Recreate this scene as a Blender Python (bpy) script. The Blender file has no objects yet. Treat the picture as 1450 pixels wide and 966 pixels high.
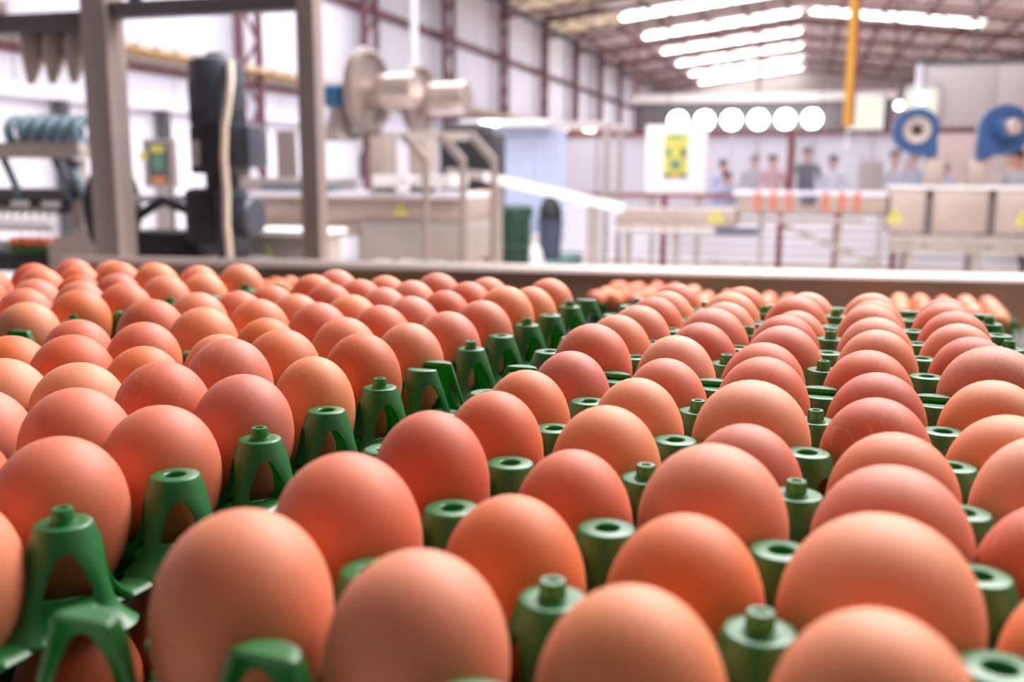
import bpy, bmesh, math, random
from mathutils import Vector, Matrix, Euler
random.seed(7)
PI = math.pi
scene = bpy.context.scene
C = scene.collection

# ------------------------------------------------------------------ camera, light, exposure
# metres; origin on the hall floor under the camera, +Y runs down the hall, +Z up
CAM_H = 1.35
YAW, PITCH, ROLL = 0.28818, 0.16884, 0.00364
cam_d = bpy.data.cameras.new('camera'); cam = bpy.data.objects.new('camera', cam_d); C.objects.link(cam)
fwd = Vector((-math.sin(YAW)*math.cos(PITCH), math.cos(YAW)*math.cos(PITCH), -math.sin(PITCH)))
rgt0 = Vector((math.cos(YAW), math.sin(YAW), 0)); up0 = rgt0.cross(fwd)
rgt = rgt0*math.cos(ROLL) + up0*math.sin(ROLL); upv = up0*math.cos(ROLL) - rgt0*math.sin(ROLL)
m = Matrix((rgt, upv, -fwd)).transposed().to_4x4(); m.translation = Vector((0, 0, CAM_H)); cam.matrix_world = m
cam_d.sensor_width = 36.0; cam_d.lens = 36.0*1400.54/1450
cam_d.clip_start = 0.01; cam_d.clip_end = 200
cam_d.dof.use_dof = True; cam_d.dof.focus_distance = 0.435; cam_d.dof.aperture_fstop = 8.6; cam_d.dof.aperture_blades = 0
scene.camera = cam

w = bpy.data.worlds.new('world'); scene.world = w; w.use_nodes = True
w.node_tree.nodes['Background'].inputs[0].default_value = (0.93, 0.95, 1.0, 1)
w.node_tree.nodes['Background'].inputs[1].default_value = 0.1
def area(name, loc, size, power, rot=(0, 0, 0), col=(1, 1, 1)):
    l = bpy.data.lights.new(name, 'AREA'); l.shape = 'RECTANGLE'; l.size, l.size_y = size; l.energy = power; l.color = col
    o = bpy.data.objects.new(name, l); o.location = loc; o.rotation_euler = rot; C.objects.link(o); return o
# roof daylight over the near bays (out of frame) and the bays further down the hall
area('roof_daylight_near', (1.2, 4.3, 4.9), (5.0, 3.6), 690, (0, 0, 0), (1.0, 0.98, 0.97))
area('roof_daylight_middle', (-3.4, 10.5, 4.8), (5.0, 6.0), 330, (0, 0, 0), (0.93, 0.94, 1.0))
area('roof_daylight_far', (0.0, 21.0, 4.7), (9.0, 10.0), 430, (0, 0, 0), (0.93, 0.94, 1.0))
area('roof_daylight_end', (0.0, 35.0, 4.5), (9.0, 12.0), 480, (0, 0, 0), (0.93, 0.94, 1.0))
scene.view_settings.view_transform = 'Standard'; scene.view_settings.look = 'None'
scene.view_settings.gamma = 1.0; scene.view_settings.use_curve_mapping = False
scene.view_settings.exposure = 0.42

# ------------------------------------------------------------------ materials
def srgb(r, g, b):
    f = lambda c: c/12.92 if c <= 0.04045 else ((c+0.055)/1.055)**2.4
    return (f(r/255), f(g/255), f(b/255), 1)
def mat(name, col, rough=0.5, metal=0.0, var=0.06, scale=8.0, bump=0.0, bscale=60.0, emit=0.0, sss=None, alpha=None, trans=0.0):
    m = bpy.data.materials.new(name); m.use_nodes = True; nt = m.node_tree; b = nt.nodes['Principled BSDF']
    c = srgb(*col)
    tc = nt.nodes.new('ShaderNodeTexCoord')
    if var:
        n = nt.nodes.new('ShaderNodeTexNoise'); n.inputs['Scale'].default_value = scale; n.inputs['Detail'].default_value = 4
        nt.links.new(tc.outputs['Object'], n.inputs['Vector'])
        r = nt.nodes.new('ShaderNodeMapRange'); r.inputs['From Min'].default_value = 0.3; r.inputs['From Max'].default_value = 0.7
        r.inputs['To Min'].default_value = 1-var; r.inputs['To Max'].default_value = 1+var
        nt.links.new(n.outputs['Fac'], r.inputs['Value'])
        h = nt.nodes.new('ShaderNodeHueSaturation'); h.inputs['Color'].default_value = c
        nt.links.new(r.outputs['Result'], h.inputs['Value']); nt.links.new(h.outputs['Color'], b.inputs['Base Color'])
    else:
        b.inputs['Base Color'].default_value = c
    b.inputs['Roughness'].default_value = rough; b.inputs['Metallic'].default_value = metal
    if bump:
        n2 = nt.nodes.new('ShaderNodeTexNoise'); n2.inputs['Scale'].default_value = bscale
        nt.links.new(tc.outputs['Object'], n2.inputs['Vector'])
        bp = nt.nodes.new('ShaderNodeBump'); bp.inputs['Strength'].default_value = bump; bp.inputs['Distance'].default_value = 0.001
        nt.links.new(n2.outputs['Fac'], bp.inputs['Height']); nt.links.new(bp.outputs['Normal'], b.inputs['Normal'])
    if emit:
        b.inputs['Emission Color'].default_value = c; b.inputs['Emission Strength'].default_value = emit
    if sss:
        b.inputs['Subsurface Weight'].default_value = sss[0]; b.inputs['Subsurface Radius'].default_value = sss[1]; b.inputs['Subsurface Scale'].default_value = sss[2]
    if alpha is not None: b.inputs['Alpha'].default_value = alpha
    if trans: b.inputs['Transmission Weight'].default_value = trans
    return m
def egg_mat(name, col, speck=0.0, scratch=0.0):
    m = mat(name, col, 0.6, 0, 0.05, 45, 0.08, 900, sss=(0.15, (1.0, 0.32, 0.16), 0.004))
    nt = m.node_tree; b = nt.nodes['Principled BSDF']; b.inputs['Specular IOR Level'].default_value = 0.7; b.inputs['Sheen Weight'].default_value = 0.05; b.inputs['Sheen Roughness'].default_value = 0.5
    b.inputs['Coat Weight'].default_value = 0.12; b.inputs['Coat Roughness'].default_value = 0.55
    src = b.inputs['Base Color'].links[0].from_socket
    oi = nt.nodes.new('ShaderNodeObjectInfo'); mr = nt.nodes.new('ShaderNodeMapRange')
    mr.inputs['To Min'].default_value = 0.92; mr.inputs['To Max'].default_value = 1.08
    nt.links.new(oi.outputs['Random'], mr.inputs['Value'])
    hs = nt.nodes.new('ShaderNodeHueSaturation'); nt.links.new(src, hs.inputs['Color']); nt.links.new(mr.outputs['Result'], hs.inputs['Saturation'])
    last = hs.outputs['Color']
    tc = nt.nodes.new('ShaderNodeTexCoord')
    if speck:
        n = nt.nodes.new('ShaderNodeTexNoise'); n.inputs['Scale'].default_value = 1500; n.inputs['Detail'].default_value = 2
        nt.links.new(tc.outputs['Object'], n.inputs['Vector'])
        r = nt.nodes.new('ShaderNodeMapRange'); r.inputs['From Min'].default_value = 0.56; r.inputs['From Max'].default_value = 0.66
        r.inputs['To Max'].default_value = speck; nt.links.new(n.outputs['Fac'], r.inputs['Value'])
        mx = nt.nodes.new('ShaderNodeMixRGB'); mx.inputs['Color2'].default_value = srgb(150, 78, 52)
        nt.links.new(r.outputs['Result'], mx.inputs['Fac']); nt.links.new(last, mx.inputs['Color1']); last = mx.outputs['Color']
    if scratch:
        wv = nt.nodes.new('ShaderNodeTexNoise'); wv.inputs['Scale'].default_value = 60; wv.inputs['Distortion'].default_value = 2.5
        mp = nt.nodes.new('ShaderNodeMapping'); mp.inputs['Scale'].default_value = (3, 0.5, 0.5)
        nt.links.new(tc.outputs['Object'], mp.inputs['Vector']); nt.links.new(mp.outputs['Vector'], wv.inputs['Vector'])
        r = nt.nodes.new('ShaderNodeMapRange'); r.inputs['From Min'].default_value = 0.62; r.inputs['From Max'].default_value = 0.72
        r.inputs['To Max'].default_value = scratch; nt.links.new(wv.outputs['Fac'], r.inputs['Value'])
        mx = nt.nodes.new('ShaderNodeMixRGB'); mx.inputs['Color2'].default_value = srgb(238, 200, 184)
        nt.links.new(r.outputs['Result'], mx.inputs['Fac']); nt.links.new(last, mx.inputs['Color1']); last = mx.outputs['Color']
    nt.links.new(last, b.inputs['Base Color'])
    return m
EGGS = {'orange brown': egg_mat('eggshell_orange_brown', (223, 124, 78)),
        'pale tan': egg_mat('eggshell_pale_tan', (230, 143, 100)),
        'rosy brown': egg_mat('eggshell_rosy_brown', (217, 112, 76)),
        'deep reddish': egg_mat('eggshell_deep_reddish', (205, 95, 61)),
        'speckled brown': egg_mat('eggshell_speckled', (214, 113, 74), speck=0.75),
        'scratched rosy': egg_mat('eggshell_scratched', (209, 107, 76), speck=0.12, scratch=0.2)}
def green_mat():
    m = mat('green_plastic', (18, 122, 54), 0.4, 0, 0.06, 25, 0.05, 300)
    nt = m.node_tree; b = nt.nodes['Principled BSDF']; out = [n for n in nt.nodes if n.type == 'OUTPUT_MATERIAL'][0]
    b.inputs['Specular IOR Level'].default_value = 0.7; b.inputs['Coat Weight'].default_value = 0.6; b.inputs['Coat Roughness'].default_value = 0.4
    tr = nt.nodes.new('ShaderNodeBsdfTranslucent'); tr.inputs['Color'].default_value = srgb(50, 190, 40)
    mx = nt.nodes.new('ShaderNodeMixShader'); mx.inputs['Fac'].default_value = 0.28
    nt.links.new(b.outputs[0], mx.inputs[1]); nt.links.new(tr.outputs[0], mx.inputs[2]); nt.links.new(mx.outputs[0], out.inputs['Surface'])
    return m
M = {
 'green': green_mat(),
 'steel': mat('stainless_steel', (200, 186, 180), 0.36, 0.85, 0.06, 6),
 'guard': mat('brushed_steel_guard', (164, 130, 112), 0.32, 0.9, 0.08, 5, 0.05, 200),
 'frame_steel': mat('frame_stainless_steel', (150, 136, 132), 0.42, 0.5, 0.06, 4),
 'steel_dull': mat('dull_stainless_steel', (172, 162, 158), 0.5, 0.35, 0.07, 4),
 'beige_steel': mat('warm_stainless_panel', (178, 162, 154), 0.5, 0.25, 0.08, 3),
 'grey_dark': mat('dark_grey_metal', (92, 90, 94), 0.5, 0.3, 0.08, 8),
 'motor': mat('dark_blue_grey_enamel', (58, 62, 74), 0.45, 0.1, 0.08, 12),
 'motor_dark': mat('near_black_enamel', (34, 35, 40), 0.5, 0.1, 0.08, 12),
 'bluegrey': mat('blue_grey_hose_rubber', (92, 116, 130), 0.4, 0.1, 0.08, 20),
 'black': mat('black_rubber', (22, 22, 26), 0.6, 0, 0.1, 10),
 'white': mat('white_enamel', (236, 236, 240), 0.45, 0, 0.03, 4),
 'wall': mat('white_wall_sheet', (232, 232, 246), 0.6, 0, 0.03, 1.5),
 'wall_low': mat('bright_white_wall_panel', (244, 244, 255), 0.6, 0, 0.02, 1.5),
 'partition': mat('pale_partition', (226, 224, 236), 0.6, 0, 0.04, 1.0),
 'greywall': mat('grey_beige_wall', (198, 188, 188), 0.7, 0, 0.05, 1.0),
 'pinkwall': mat('pink_beige_wall', (222, 196, 186), 0.7, 0, 0.08, 1.0),
 'dark_fascia': mat('dark_grey_fascia', (92, 86, 90), 0.7, 0, 0.15, 2.0),
 'floor': mat('pale_concrete_floor', (226, 212, 204), 0.45, 0, 0.06, 1.2),
 'roof': mat('grey_fibre_roof_sheet', (206, 193, 191), 0.8, 0, 0.14, 1.4),
 'roof_warm': mat('cream_translucent_roof_sheet', (240, 226, 190), 0.7, 0, 0.1, 1.0),
 'truss': mat('dark_red_steel_paint', (112, 70, 80), 0.55, 0.1, 0.1, 4),
 'red': mat('dark_red_paint', (140, 62, 70), 0.5, 0.1, 0.1, 4),
 'orange_tray': mat('orange_cream_cable_tray', (232, 190, 120), 0.5, 0, 0.12, 9),
 'yellow_pole': mat('yellow_orange_paint', (220, 160, 40), 0.5, 0, 0.08, 6),
 'blue': mat('blue_enamel', (40, 76, 128), 0.4, 0.1, 0.08, 9),
 'teal_blue': mat('teal_blue_enamel', (30, 96, 140), 0.4, 0.1, 0.08, 9),
 'cream': mat('cream_cable_sheath', (202, 184, 168), 0.55, 0, 0.06, 20),
 'yellow': mat('yellow_sign', (210, 204, 96), 0.5, 0, 0.03, 5),
 'green_ink': mat('green_print', (96, 142, 116), 0.6, 0, 0.1, 20),
 'dark_ink': mat('dark_print', (78, 92, 92), 0.6, 0, 0.1, 20),
 'orange_ink': mat('orange_print', (224, 130, 60), 0.6, 0, 0.05, 20),
 'orange_red': mat('orange_red_rubber', (214, 118, 94), 0.5, 0, 0.06, 10),
 'drum': mat('dark_green_drum', (20, 62, 46), 0.45, 0, 0.08, 10),
 'bin': mat('blue_grey_bin', (66, 74, 98), 0.5, 0, 0.08, 10),
 'bag': mat('white_plastic_sack', (228, 224, 226), 0.5, 0, 0.05, 10, 0.3, 60),
 'mat': mat('teal_green_floor_mat', (104, 148, 142), 0.7, 0, 0.08, 6),
 'curtain': mat('bluish_strip_curtain', (196, 206, 236), 0.35, 0, 0.05, 6),
 'belt': mat('dark_conveyor_belt', (52, 46, 44), 0.6, 0, 0.1, 30),
 'lamp': mat('lamp_glow', (255, 255, 255), 0.5, 0, 0, emit=9.0),
 'lamp_soft': mat('lamp_glow_soft', (255, 255, 250), 0.5, 0, 0, emit=4.0),
 'skylight': mat('daylit_roof_strip', (255, 255, 255), 0.5, 0, 0, emit=6.0),
 'window': mat('daylit_window', (206, 214, 196), 0.5, 0, 0, emit=0.12),
 'coat': mat('white_coat_cloth', (226, 230, 244), 0.8, 0, 0.05, 10),
 'blue_coat': mat('pale_blue_coat_cloth', (196, 208, 238), 0.8, 0, 0.05, 10),
 'grey_coat': mat('grey_coat_cloth', (178, 176, 186), 0.8, 0, 0.05, 10),
 'suit': mat('navy_suit_cloth', (60, 62, 84), 0.8, 0, 0.05, 10),
 'pink_top': mat('pink_shirt_cloth', (220, 168, 176), 0.8, 0, 0.05, 10),
 'trousers': mat('dark_trouser_cloth', (66, 66, 80), 0.8, 0, 0.05, 10),
 'skin': mat('skin', (214, 160, 140), 0.5, 0, 0.03, 10),
 'hair': mat('dark_hair', (60, 44, 40), 0.6, 0, 0.1, 40),
 'shoe': mat('black_shoe_leather', (30, 28, 30), 0.4, 0, 0.1, 10),
 'carton': mat('kraft_card', (196, 164, 140), 0.8, 0, 0.05, 10),
}
def haze_glass():
    m = bpy.data.materials.new('hazy_glass'); m.use_nodes = True; nt = m.node_tree; out = [n for n in nt.nodes if n.type == 'OUTPUT_MATERIAL'][0]
    p = nt.nodes['Principled BSDF']; p.inputs['Base Color'].default_value = srgb(236, 236, 248); p.inputs['Roughness'].default_value = 0.3
    t = nt.nodes.new('ShaderNodeBsdfTransparent'); mx = nt.nodes.new('ShaderNodeMixShader'); n = nt.nodes.new('ShaderNodeTexNoise'); n.inputs['Scale'].default_value = 2.0
    r = nt.nodes.new('ShaderNodeMapRange'); r.inputs['To Min'].default_value = 0.0; r.inputs['To Max'].default_value = 0.22
    nt.links.new(n.outputs['Fac'], r.inputs['Value']); nt.links.new(r.outputs['Result'], mx.inputs['Fac'])
    nt.links.new(t.outputs[0], mx.inputs[1]); nt.links.new(p.outputs[0], mx.inputs[2]); nt.links.new(mx.outputs[0], out.inputs['Surface']); return m
M['haze_glass'] = haze_glass()
# ------------------------------------------------------------------ geometry helpers
def add_box(bm, x0, x1, y0, y1, z0, z1, bev=0.0):
    r = bmesh.ops.create_cube(bm, size=1.0)
    for v in r['verts']:
        v.co = Vector(((x0+x1)/2 + v.co.x*(x1-x0), (y0+y1)/2 + v.co.y*(y1-y0), (z0+z1)/2 + v.co.z*(z1-z0)))
    if bev:
        es = list({e for v in r['verts'] for e in v.link_edges})
        bmesh.ops.bevel(bm, geom=es, offset=bev, segments=2, affect='EDGES', profile=0.5)
def add_tube(bm, pts, rad, seg=12, cap=True, closed=False):
    pts = [Vector(p) for p in pts]; n = len(pts); rings = []
    ref = None
    for i, p in enumerate(pts):
        if closed: t = (pts[(i+1) % n]-pts[i-1]).normalized()
        else: t = (pts[min(i+1, n-1)]-pts[max(i-1, 0)]).normalized()
        if ref is None:
            ref = Vector((0, 0, 1)) if abs(t.z) < 0.9 else Vector((1, 0, 0))
        a = t.cross(ref).normalized(); b = a.cross(t).normalized(); ref = b
        r = rad[i] if isinstance(rad, (list, tuple)) else rad
        rings.append([bm.verts.new(p + r*(math.cos(2*PI*k/seg)*a + math.sin(2*PI*k/seg)*b)) for k in range(seg)])
    for i in range(n if closed else n-1):
        A, B = rings[i], rings[(i+1) % n]
        for k in range(seg): bm.faces.new((A[k], A[(k+1) % seg], B[(k+1) % seg], B[k]))
    if cap and not closed: bm.faces.new(rings[0][::-1]); bm.faces.new(rings[-1])
def add_bar(bm, p, q, wx, wz):
    """square-section bar between two points"""
    p, q = Vector(p), Vector(q); t = (q-p).normalized(); ref = Vector((0, 0, 1)) if abs(t.z) < 0.95 else Vector((0, 1, 0))
    a = t.cross(ref).normalized()*wx/2; b = a.cross(t).normalized()*wz/2
    vs = [bm.verts.new(c + s*a + u*b) for c in (p, q) for s, u in ((-1, -1), (1, -1), (1, 1), (-1, 1))]
    for f in ((3, 2, 1, 0), (4, 5, 6, 7), (0, 1, 5, 4), (1, 2, 6, 5), (2, 3, 7, 6), (3, 0, 4, 7)): bm.faces.new([vs[i] for i in f])
def add_lathe(bm, prof, seg=24, mtx=None):
    rings = []
    for r, z in prof:
        if r < 1e-6: v = bm.verts.new((0, 0, z)); rings.append([v])
        else: rings.append([bm.verts.new((r*math.cos(2*PI*k/seg), r*math.sin(2*PI*k/seg), z)) for k in range(seg)])
    for A, B in zip(rings, rings[1:]):
        for k in range(seg):
            q = [A[k % len(A)], A[(k+1) % len(A)], B[(k+1) % len(B)], B[k % len(B)]]
            u = []
            for v in q:
                if v not in u: u.append(v)
            if len(u) > 2: bm.faces.new(u)
    if mtx is not None:
        for R in rings:
            for v in R: v.co = mtx @ v.co
def axis_m(p, d):
    return Matrix.Translation(Vector(p)) @ Vector(d).to_track_quat('Z', 'Y').to_matrix().to_4x4()
def to_mesh(name, bm, m, smooth=35):
    bmesh.ops.recalc_face_normals(bm, faces=bm.faces)
    me = bpy.data.meshes.new(name); bm.to_mesh(me); bm.free()
    me.materials.append(m)
    if smooth:
        me.polygons.foreach_set('use_smooth', [True]*len(me.polygons)); me.set_sharp_from_angle(angle=math.radians(smooth))
    return me
def obj(name, me, parent=None, loc=(0, 0, 0), rot=(0, 0, 0), **props):
    o = bpy.data.objects.new(name, me); C.objects.link(o); o.location = loc; o.rotation_euler = rot
    if parent is not None: o.parent = parent
    for k, v in props.items(): o[k] = v
    return o
def thing(name, label, cat, loc=(0, 0, 0), rz=0.0, group=None):
    o = bpy.data.objects.new(name, None); C.objects.link(o); o.empty_display_size = 0.05
    o.location = loc; o.rotation_euler = (0, 0, rz); o['label'] = label; o['category'] = cat
    if group: o['group'] = group
    return o
class B:
    """collects shapes in world metres; part() links them as one mesh below a thing"""
    def __init__(s): s.bm = bmesh.new()
    def box(s, *a, bev=0.0): add_box(s.bm, *a, bev=bev); return s
    def tube(s, *a, **k): add_tube(s.bm, *a, **k); return s
    def bar(s, *a): add_bar(s.bm, *a); return s
    def lathe(s, prof, p, d=(0, 0, 1), seg=24): add_lathe(s.bm, prof, seg, axis_m(p, d)); return s
    def cyl(s, p, d, r, h, seg=24, bev=0.008):
        return s.lathe([(0, 0), (r-bev, 0), (r, bev), (r, h-bev), (r-bev, h), (0, h)], p, d, seg)
    def part(s, name, m, parent, smooth=35, **props):
        if parent is not None: s.bm.transform(Matrix.Translation(-world_loc(parent)))
        return obj(name, to_mesh(name, s.bm, M[m] if isinstance(m, str) else m, smooth), parent, **props)
def world_loc(o):
    v = Vector(o.location)
    while o.parent is not None: o = o.parent; v = v + Vector(o.location)
    return v
def copy_tree(o, parent=None):
    c = o.copy(); C.objects.link(c); c.parent = parent
    for ch in list(o.children): copy_tree(ch, c)
    return c
def struct(name, bm_, m, parent=None, smooth=0):
    return obj(name, to_mesh(name, bm_, M[m], smooth), parent, **({} if parent else {'kind': 'structure'}))

# ------------------------------------------------------------------ the hall shell
def floor_and_walls():
    b = B().box(-6.8, 8.2, -3.5, 46.2, -0.1, 0); struct('floor', b.bm, 'floor')
    wl = B().box(-6.8, -6.70, -3.5, 46.2, 0, 4.95); wall = struct('wall_left', wl.bm, 'wall')
    pm = B().box(0, 0.04, 0.012, 1.138, 2.1, 4.9, bev=0.006); pme = to_mesh('wall_panel', pm.bm, M['wall'])
    lm = B().box(0, 0.05, 0.015, 2.285, 0.05, 1.98, bev=0.008); lme = to_mesh('wall_panel', lm.bm, M['wall_low'])
    for k in range(36): obj('upper_panel', pme, wall, (-6.70, 3.8+k*1.15, 0))
    for k in range(18): obj('lower_panel', lme, wall, (-6.70, 3.8+k*2.30, 0))
    b = B().box(-6.70, -6.52, 3.5, 46, 1.98, 2.10); struct('trim_1', b.bm, 'wall')
    b = B().box(-6.70, -6.58, 3.5, 46, 3.74, 3.86); struct('trim_2', b.bm, 'truss')
    b = B().box(-6.70, -6.60, 3.5, 46, 2.36, 2.42); struct('trim_3', b.bm, 'truss')
    b = B().box(8.0, 8.2, -3.5, 46.2, 0, 4.95); struct('wall_right', b.bm, 'greywall')
    b = B().box(-6.8, 8.2, 46.0, 46.2, 0, 5.9); struct('wall_back', b.bm, 'greywall')
    # gabled roof, ridge over x = -0.45
    bm = bmesh.new()
    for xa, za, xb, zb in ((-6.8, 5.12, -0.45, 5.88), (-0.45, 5.88, 8.2, 4.9)):
        vs = [bm.verts.new(p) for p in ((xa, -3.5, za), (xb, -3.5, zb), (xb, 46.2, zb), (xa, 46.2, za),
                                        (xa, -3.5, za+.06), (xb, -3.5, zb+.06), (xb, 46.2, zb+.06), (xa, 46.2, za+.06))]
        for f in ((0, 1, 2, 3), (7, 6, 5, 4), (0, 4, 5, 1), (1, 5, 6, 2), (2, 6, 7, 3), (3, 7, 4, 0)): bm.faces.new([vs[i] for i in f])
    ceil = struct('ceiling', bm, 'roof')
    for k, x in enumerate([-6.3, -5.2, -4.1, -3.0, -1.9, -0.8, 0.6, 1.7, 2.8, 3.9, 5.0, 6.1, 7.2]):
        z = 5.88-abs(x+0.45)*0.1197 if x < -0.45 else 5.88-(x+0.45)*0.1133
        bb = B().box(x-.035, x+.035, 3.5, 46, z-.08, z-.01); obj('purlin', to_mesh('purlin', bb.bm, M['truss'], 0), ceil)
    wm = B().bar((0, 0, 0), (1.5, 0, 0.18), 2.2, 0.02)
    for k in range(4):
        bb = B().bar((-6.55, 15.6+3.45*k, 5.08), (-5.0, 15.6+3.45*k, 5.265), 2.6, 0.02); obj('translucent_sheet', to_mesh('translucent_sheet', bb.bm, M['roof_warm'], 0), ceil)
floor_and_walls()
def truss():
    t = thing('roof_truss', 'dark red lattice roof truss spanning the hall', 'truss', (0, 0, 0), 0, 'roof trusses')
    zl = lambda x: (5.88-(-0.45-x)*0.1197 if x < -0.45 else 5.88-(x+0.45)*0.1133)-0.17
    B().bar((-6.55, 0, zl(-6.55)), (-0.45, 0, zl(-0.45)), .08, .08).part('top_chord', 'truss', t, 0)
    B().bar((-0.45, 0, zl(-0.45)), (7.95, 0, zl(7.95)), .08, .08).part('top_chord', 'truss', t, 0)
    B().bar((-6.55, 0, zl(-6.55)-.38), (-0.45, 0, zl(-0.45)-.38), .07, .07).part('bottom_chord', 'truss', t, 0)
    B().bar((-0.45, 0, zl(-0.45)-.38), (7.95, 0, zl(7.95)-.38), .07, .07).part('bottom_chord', 'truss', t, 0)
    xs = [-6.5+0.72*i for i in range(21)]
    for i, (a, c) in enumerate(zip(xs, xs[1:])):
        if i % 2: B().bar((a, 0, zl(a)), (c, 0, zl(c)-.38), .035, .035).part('web_bar', 'truss', t, 0)
        else: B().bar((a, 0, zl(a)-.38), (c, 0, zl(c)), .035, .035).part('web_bar', 'truss', t, 0)
    return t
t0 = truss(); t0.location = (0, 14.1, 0)
ORDN = ['nearest', 'second', 'third', 'fourth', 'fifth', 'sixth', 'seventh', 'eighth', 'farthest']
t0['label'] += ', nearest of nine'
for k in range(1, 9):
    c = copy_tree(t0); c.location = (0, 14.1+3.45*k, 0); c['label'] = f'dark red lattice roof truss spanning the hall, {ORDN[k]} of nine from the camera'
def lattice_column():
    t = thing('lattice_column', 'dark red lattice column standing against the left wall', 'column', (0, 0, 0), 0, 'lattice columns along the left wall')
    B().bar((0, -.22, 0), (0, -.22, 5.0), .09, .09).part('upright', 'truss', t, 0)
    B().bar((0, .22, 0), (0, .22, 5.0), .07, .07).part('upright', 'truss', t, 0)
    for i in range(12):
        s = -1 if i % 2 else 1
        B().bar((0, -.2*s, .1+.4*i), (0, .2*s, .5+.4*i), .035, .035).part('brace', 'truss', t, 0)
    return t
c0 = lattice_column(); c0.location = (-6.45, 10.75, 0)
c0['label'] += ', nearest of nine'
for k in range(1, 9):
    c = copy_tree(c0); c.location = (-6.45, 10.75+3.45*k, 0); c['label'] = f'dark red lattice column standing against the left wall, {ORDN[k]} of nine'
def skylights():
    rows = [26.2, 29.9, 33.7, 37.5, 41.5, 45.3]
    words = ['nearest', 'second', 'third', 'fourth', 'fifth', 'farthest']
    for y, wd in zip(rows, words):
        o = B().bar((-4.85, y, 5.26), (-0.5, y, 5.77), .42, .03).part('roof_light', 'skylight', None, 0)
        o['label'] = f'glowing white roof light strip left of the ridge, {wd} of the six'; o['category'] = 'roof light'; o['group'] = 'roof light strips'
    for y, x1, wd in ((29.7, 4.2, 'long complete strip'), (24.0, 7.4, 'strip cut by the top edge')):
        o = B().bar((-0.2, y, 5.76), (x1, y, 5.77-(x1+.45)*.1133), .34, .03).part('roof_light', 'skylight', None, 0)
        o['label'] = f'glowing white roof light right of the ridge, the {wd}'; o['category'] = 'roof light'; o['group'] = 'roof light strips'
skylights()
def wall_services():
    t = thing('cable_tray', 'orange cream cable tray running along the left wall', 'cable tray', (-6.5, 3.5, 2.5))
    B().box(-6.62, -6.36, 3.5, 46, 2.50, 2.52).box(-6.62, -6.60, 3.5, 46, 2.5, 2.58).box(-6.38, -6.36, 3.5, 46, 2.5, 2.53).part('channel', 'orange_tray', t, 0)
    bb = B()
    for k in range(120): bb.box(-6.60, -6.40, 4+.33*k, 4.20+.33*k, 2.52, 2.60)
    bb.part('cable_bundles', 'cream', t, 0, kind='stuff')
    for k, y in enumerate((6.2, 7.6, 9.1)):
        o = B().box(-6.6, -6.48, y, y+.09, 0.0, 1.98).part('wall_post', 'grey_dark', None, 0)
        o['label'] = f'thin grey post on the white left wall, {("nearest","middle","farthest")[k]} of three'; o['category'] = 'post'; o['group'] = 'thin wall posts'
    t = thing('drop_pipe', 'white vertical pipe dropping from the roof above the steel wheels', 'pipe', (-3.52, 8.7, 2.2))
    B().tube([(-3.52, 8.7, 2.2), (-3.52, 8.7, 5.5)], .035).part('pipe', 'partition', t)
    B().cyl((-3.52, 8.7, 2.2), (0, 0, 1), .06, .08).part('collar', 'white', t)
    t = thing('hanging_pole', 'yellow orange pole hanging from the roof near the right strip light', 'pole', (0.40, 13.0, 1.9))
    B().box(.355, .445, 12.955, 13.045, 1.92, 5.72).part('pole', 'yellow_pole', t, 0)
    B().box(.445, .485, 12.97, 13.03, 1.92, 5.7).part('conduit', 'red', t, 0)
    B().tube([(.41, 13, 1.92), (.41, 13, 1.72)], .012, seg=6).lathe([(0, -.05), (.05, 0), (0, .05)], (.41, 13, 1.68)).part('hook', 'white', t)
wall_services()
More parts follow.
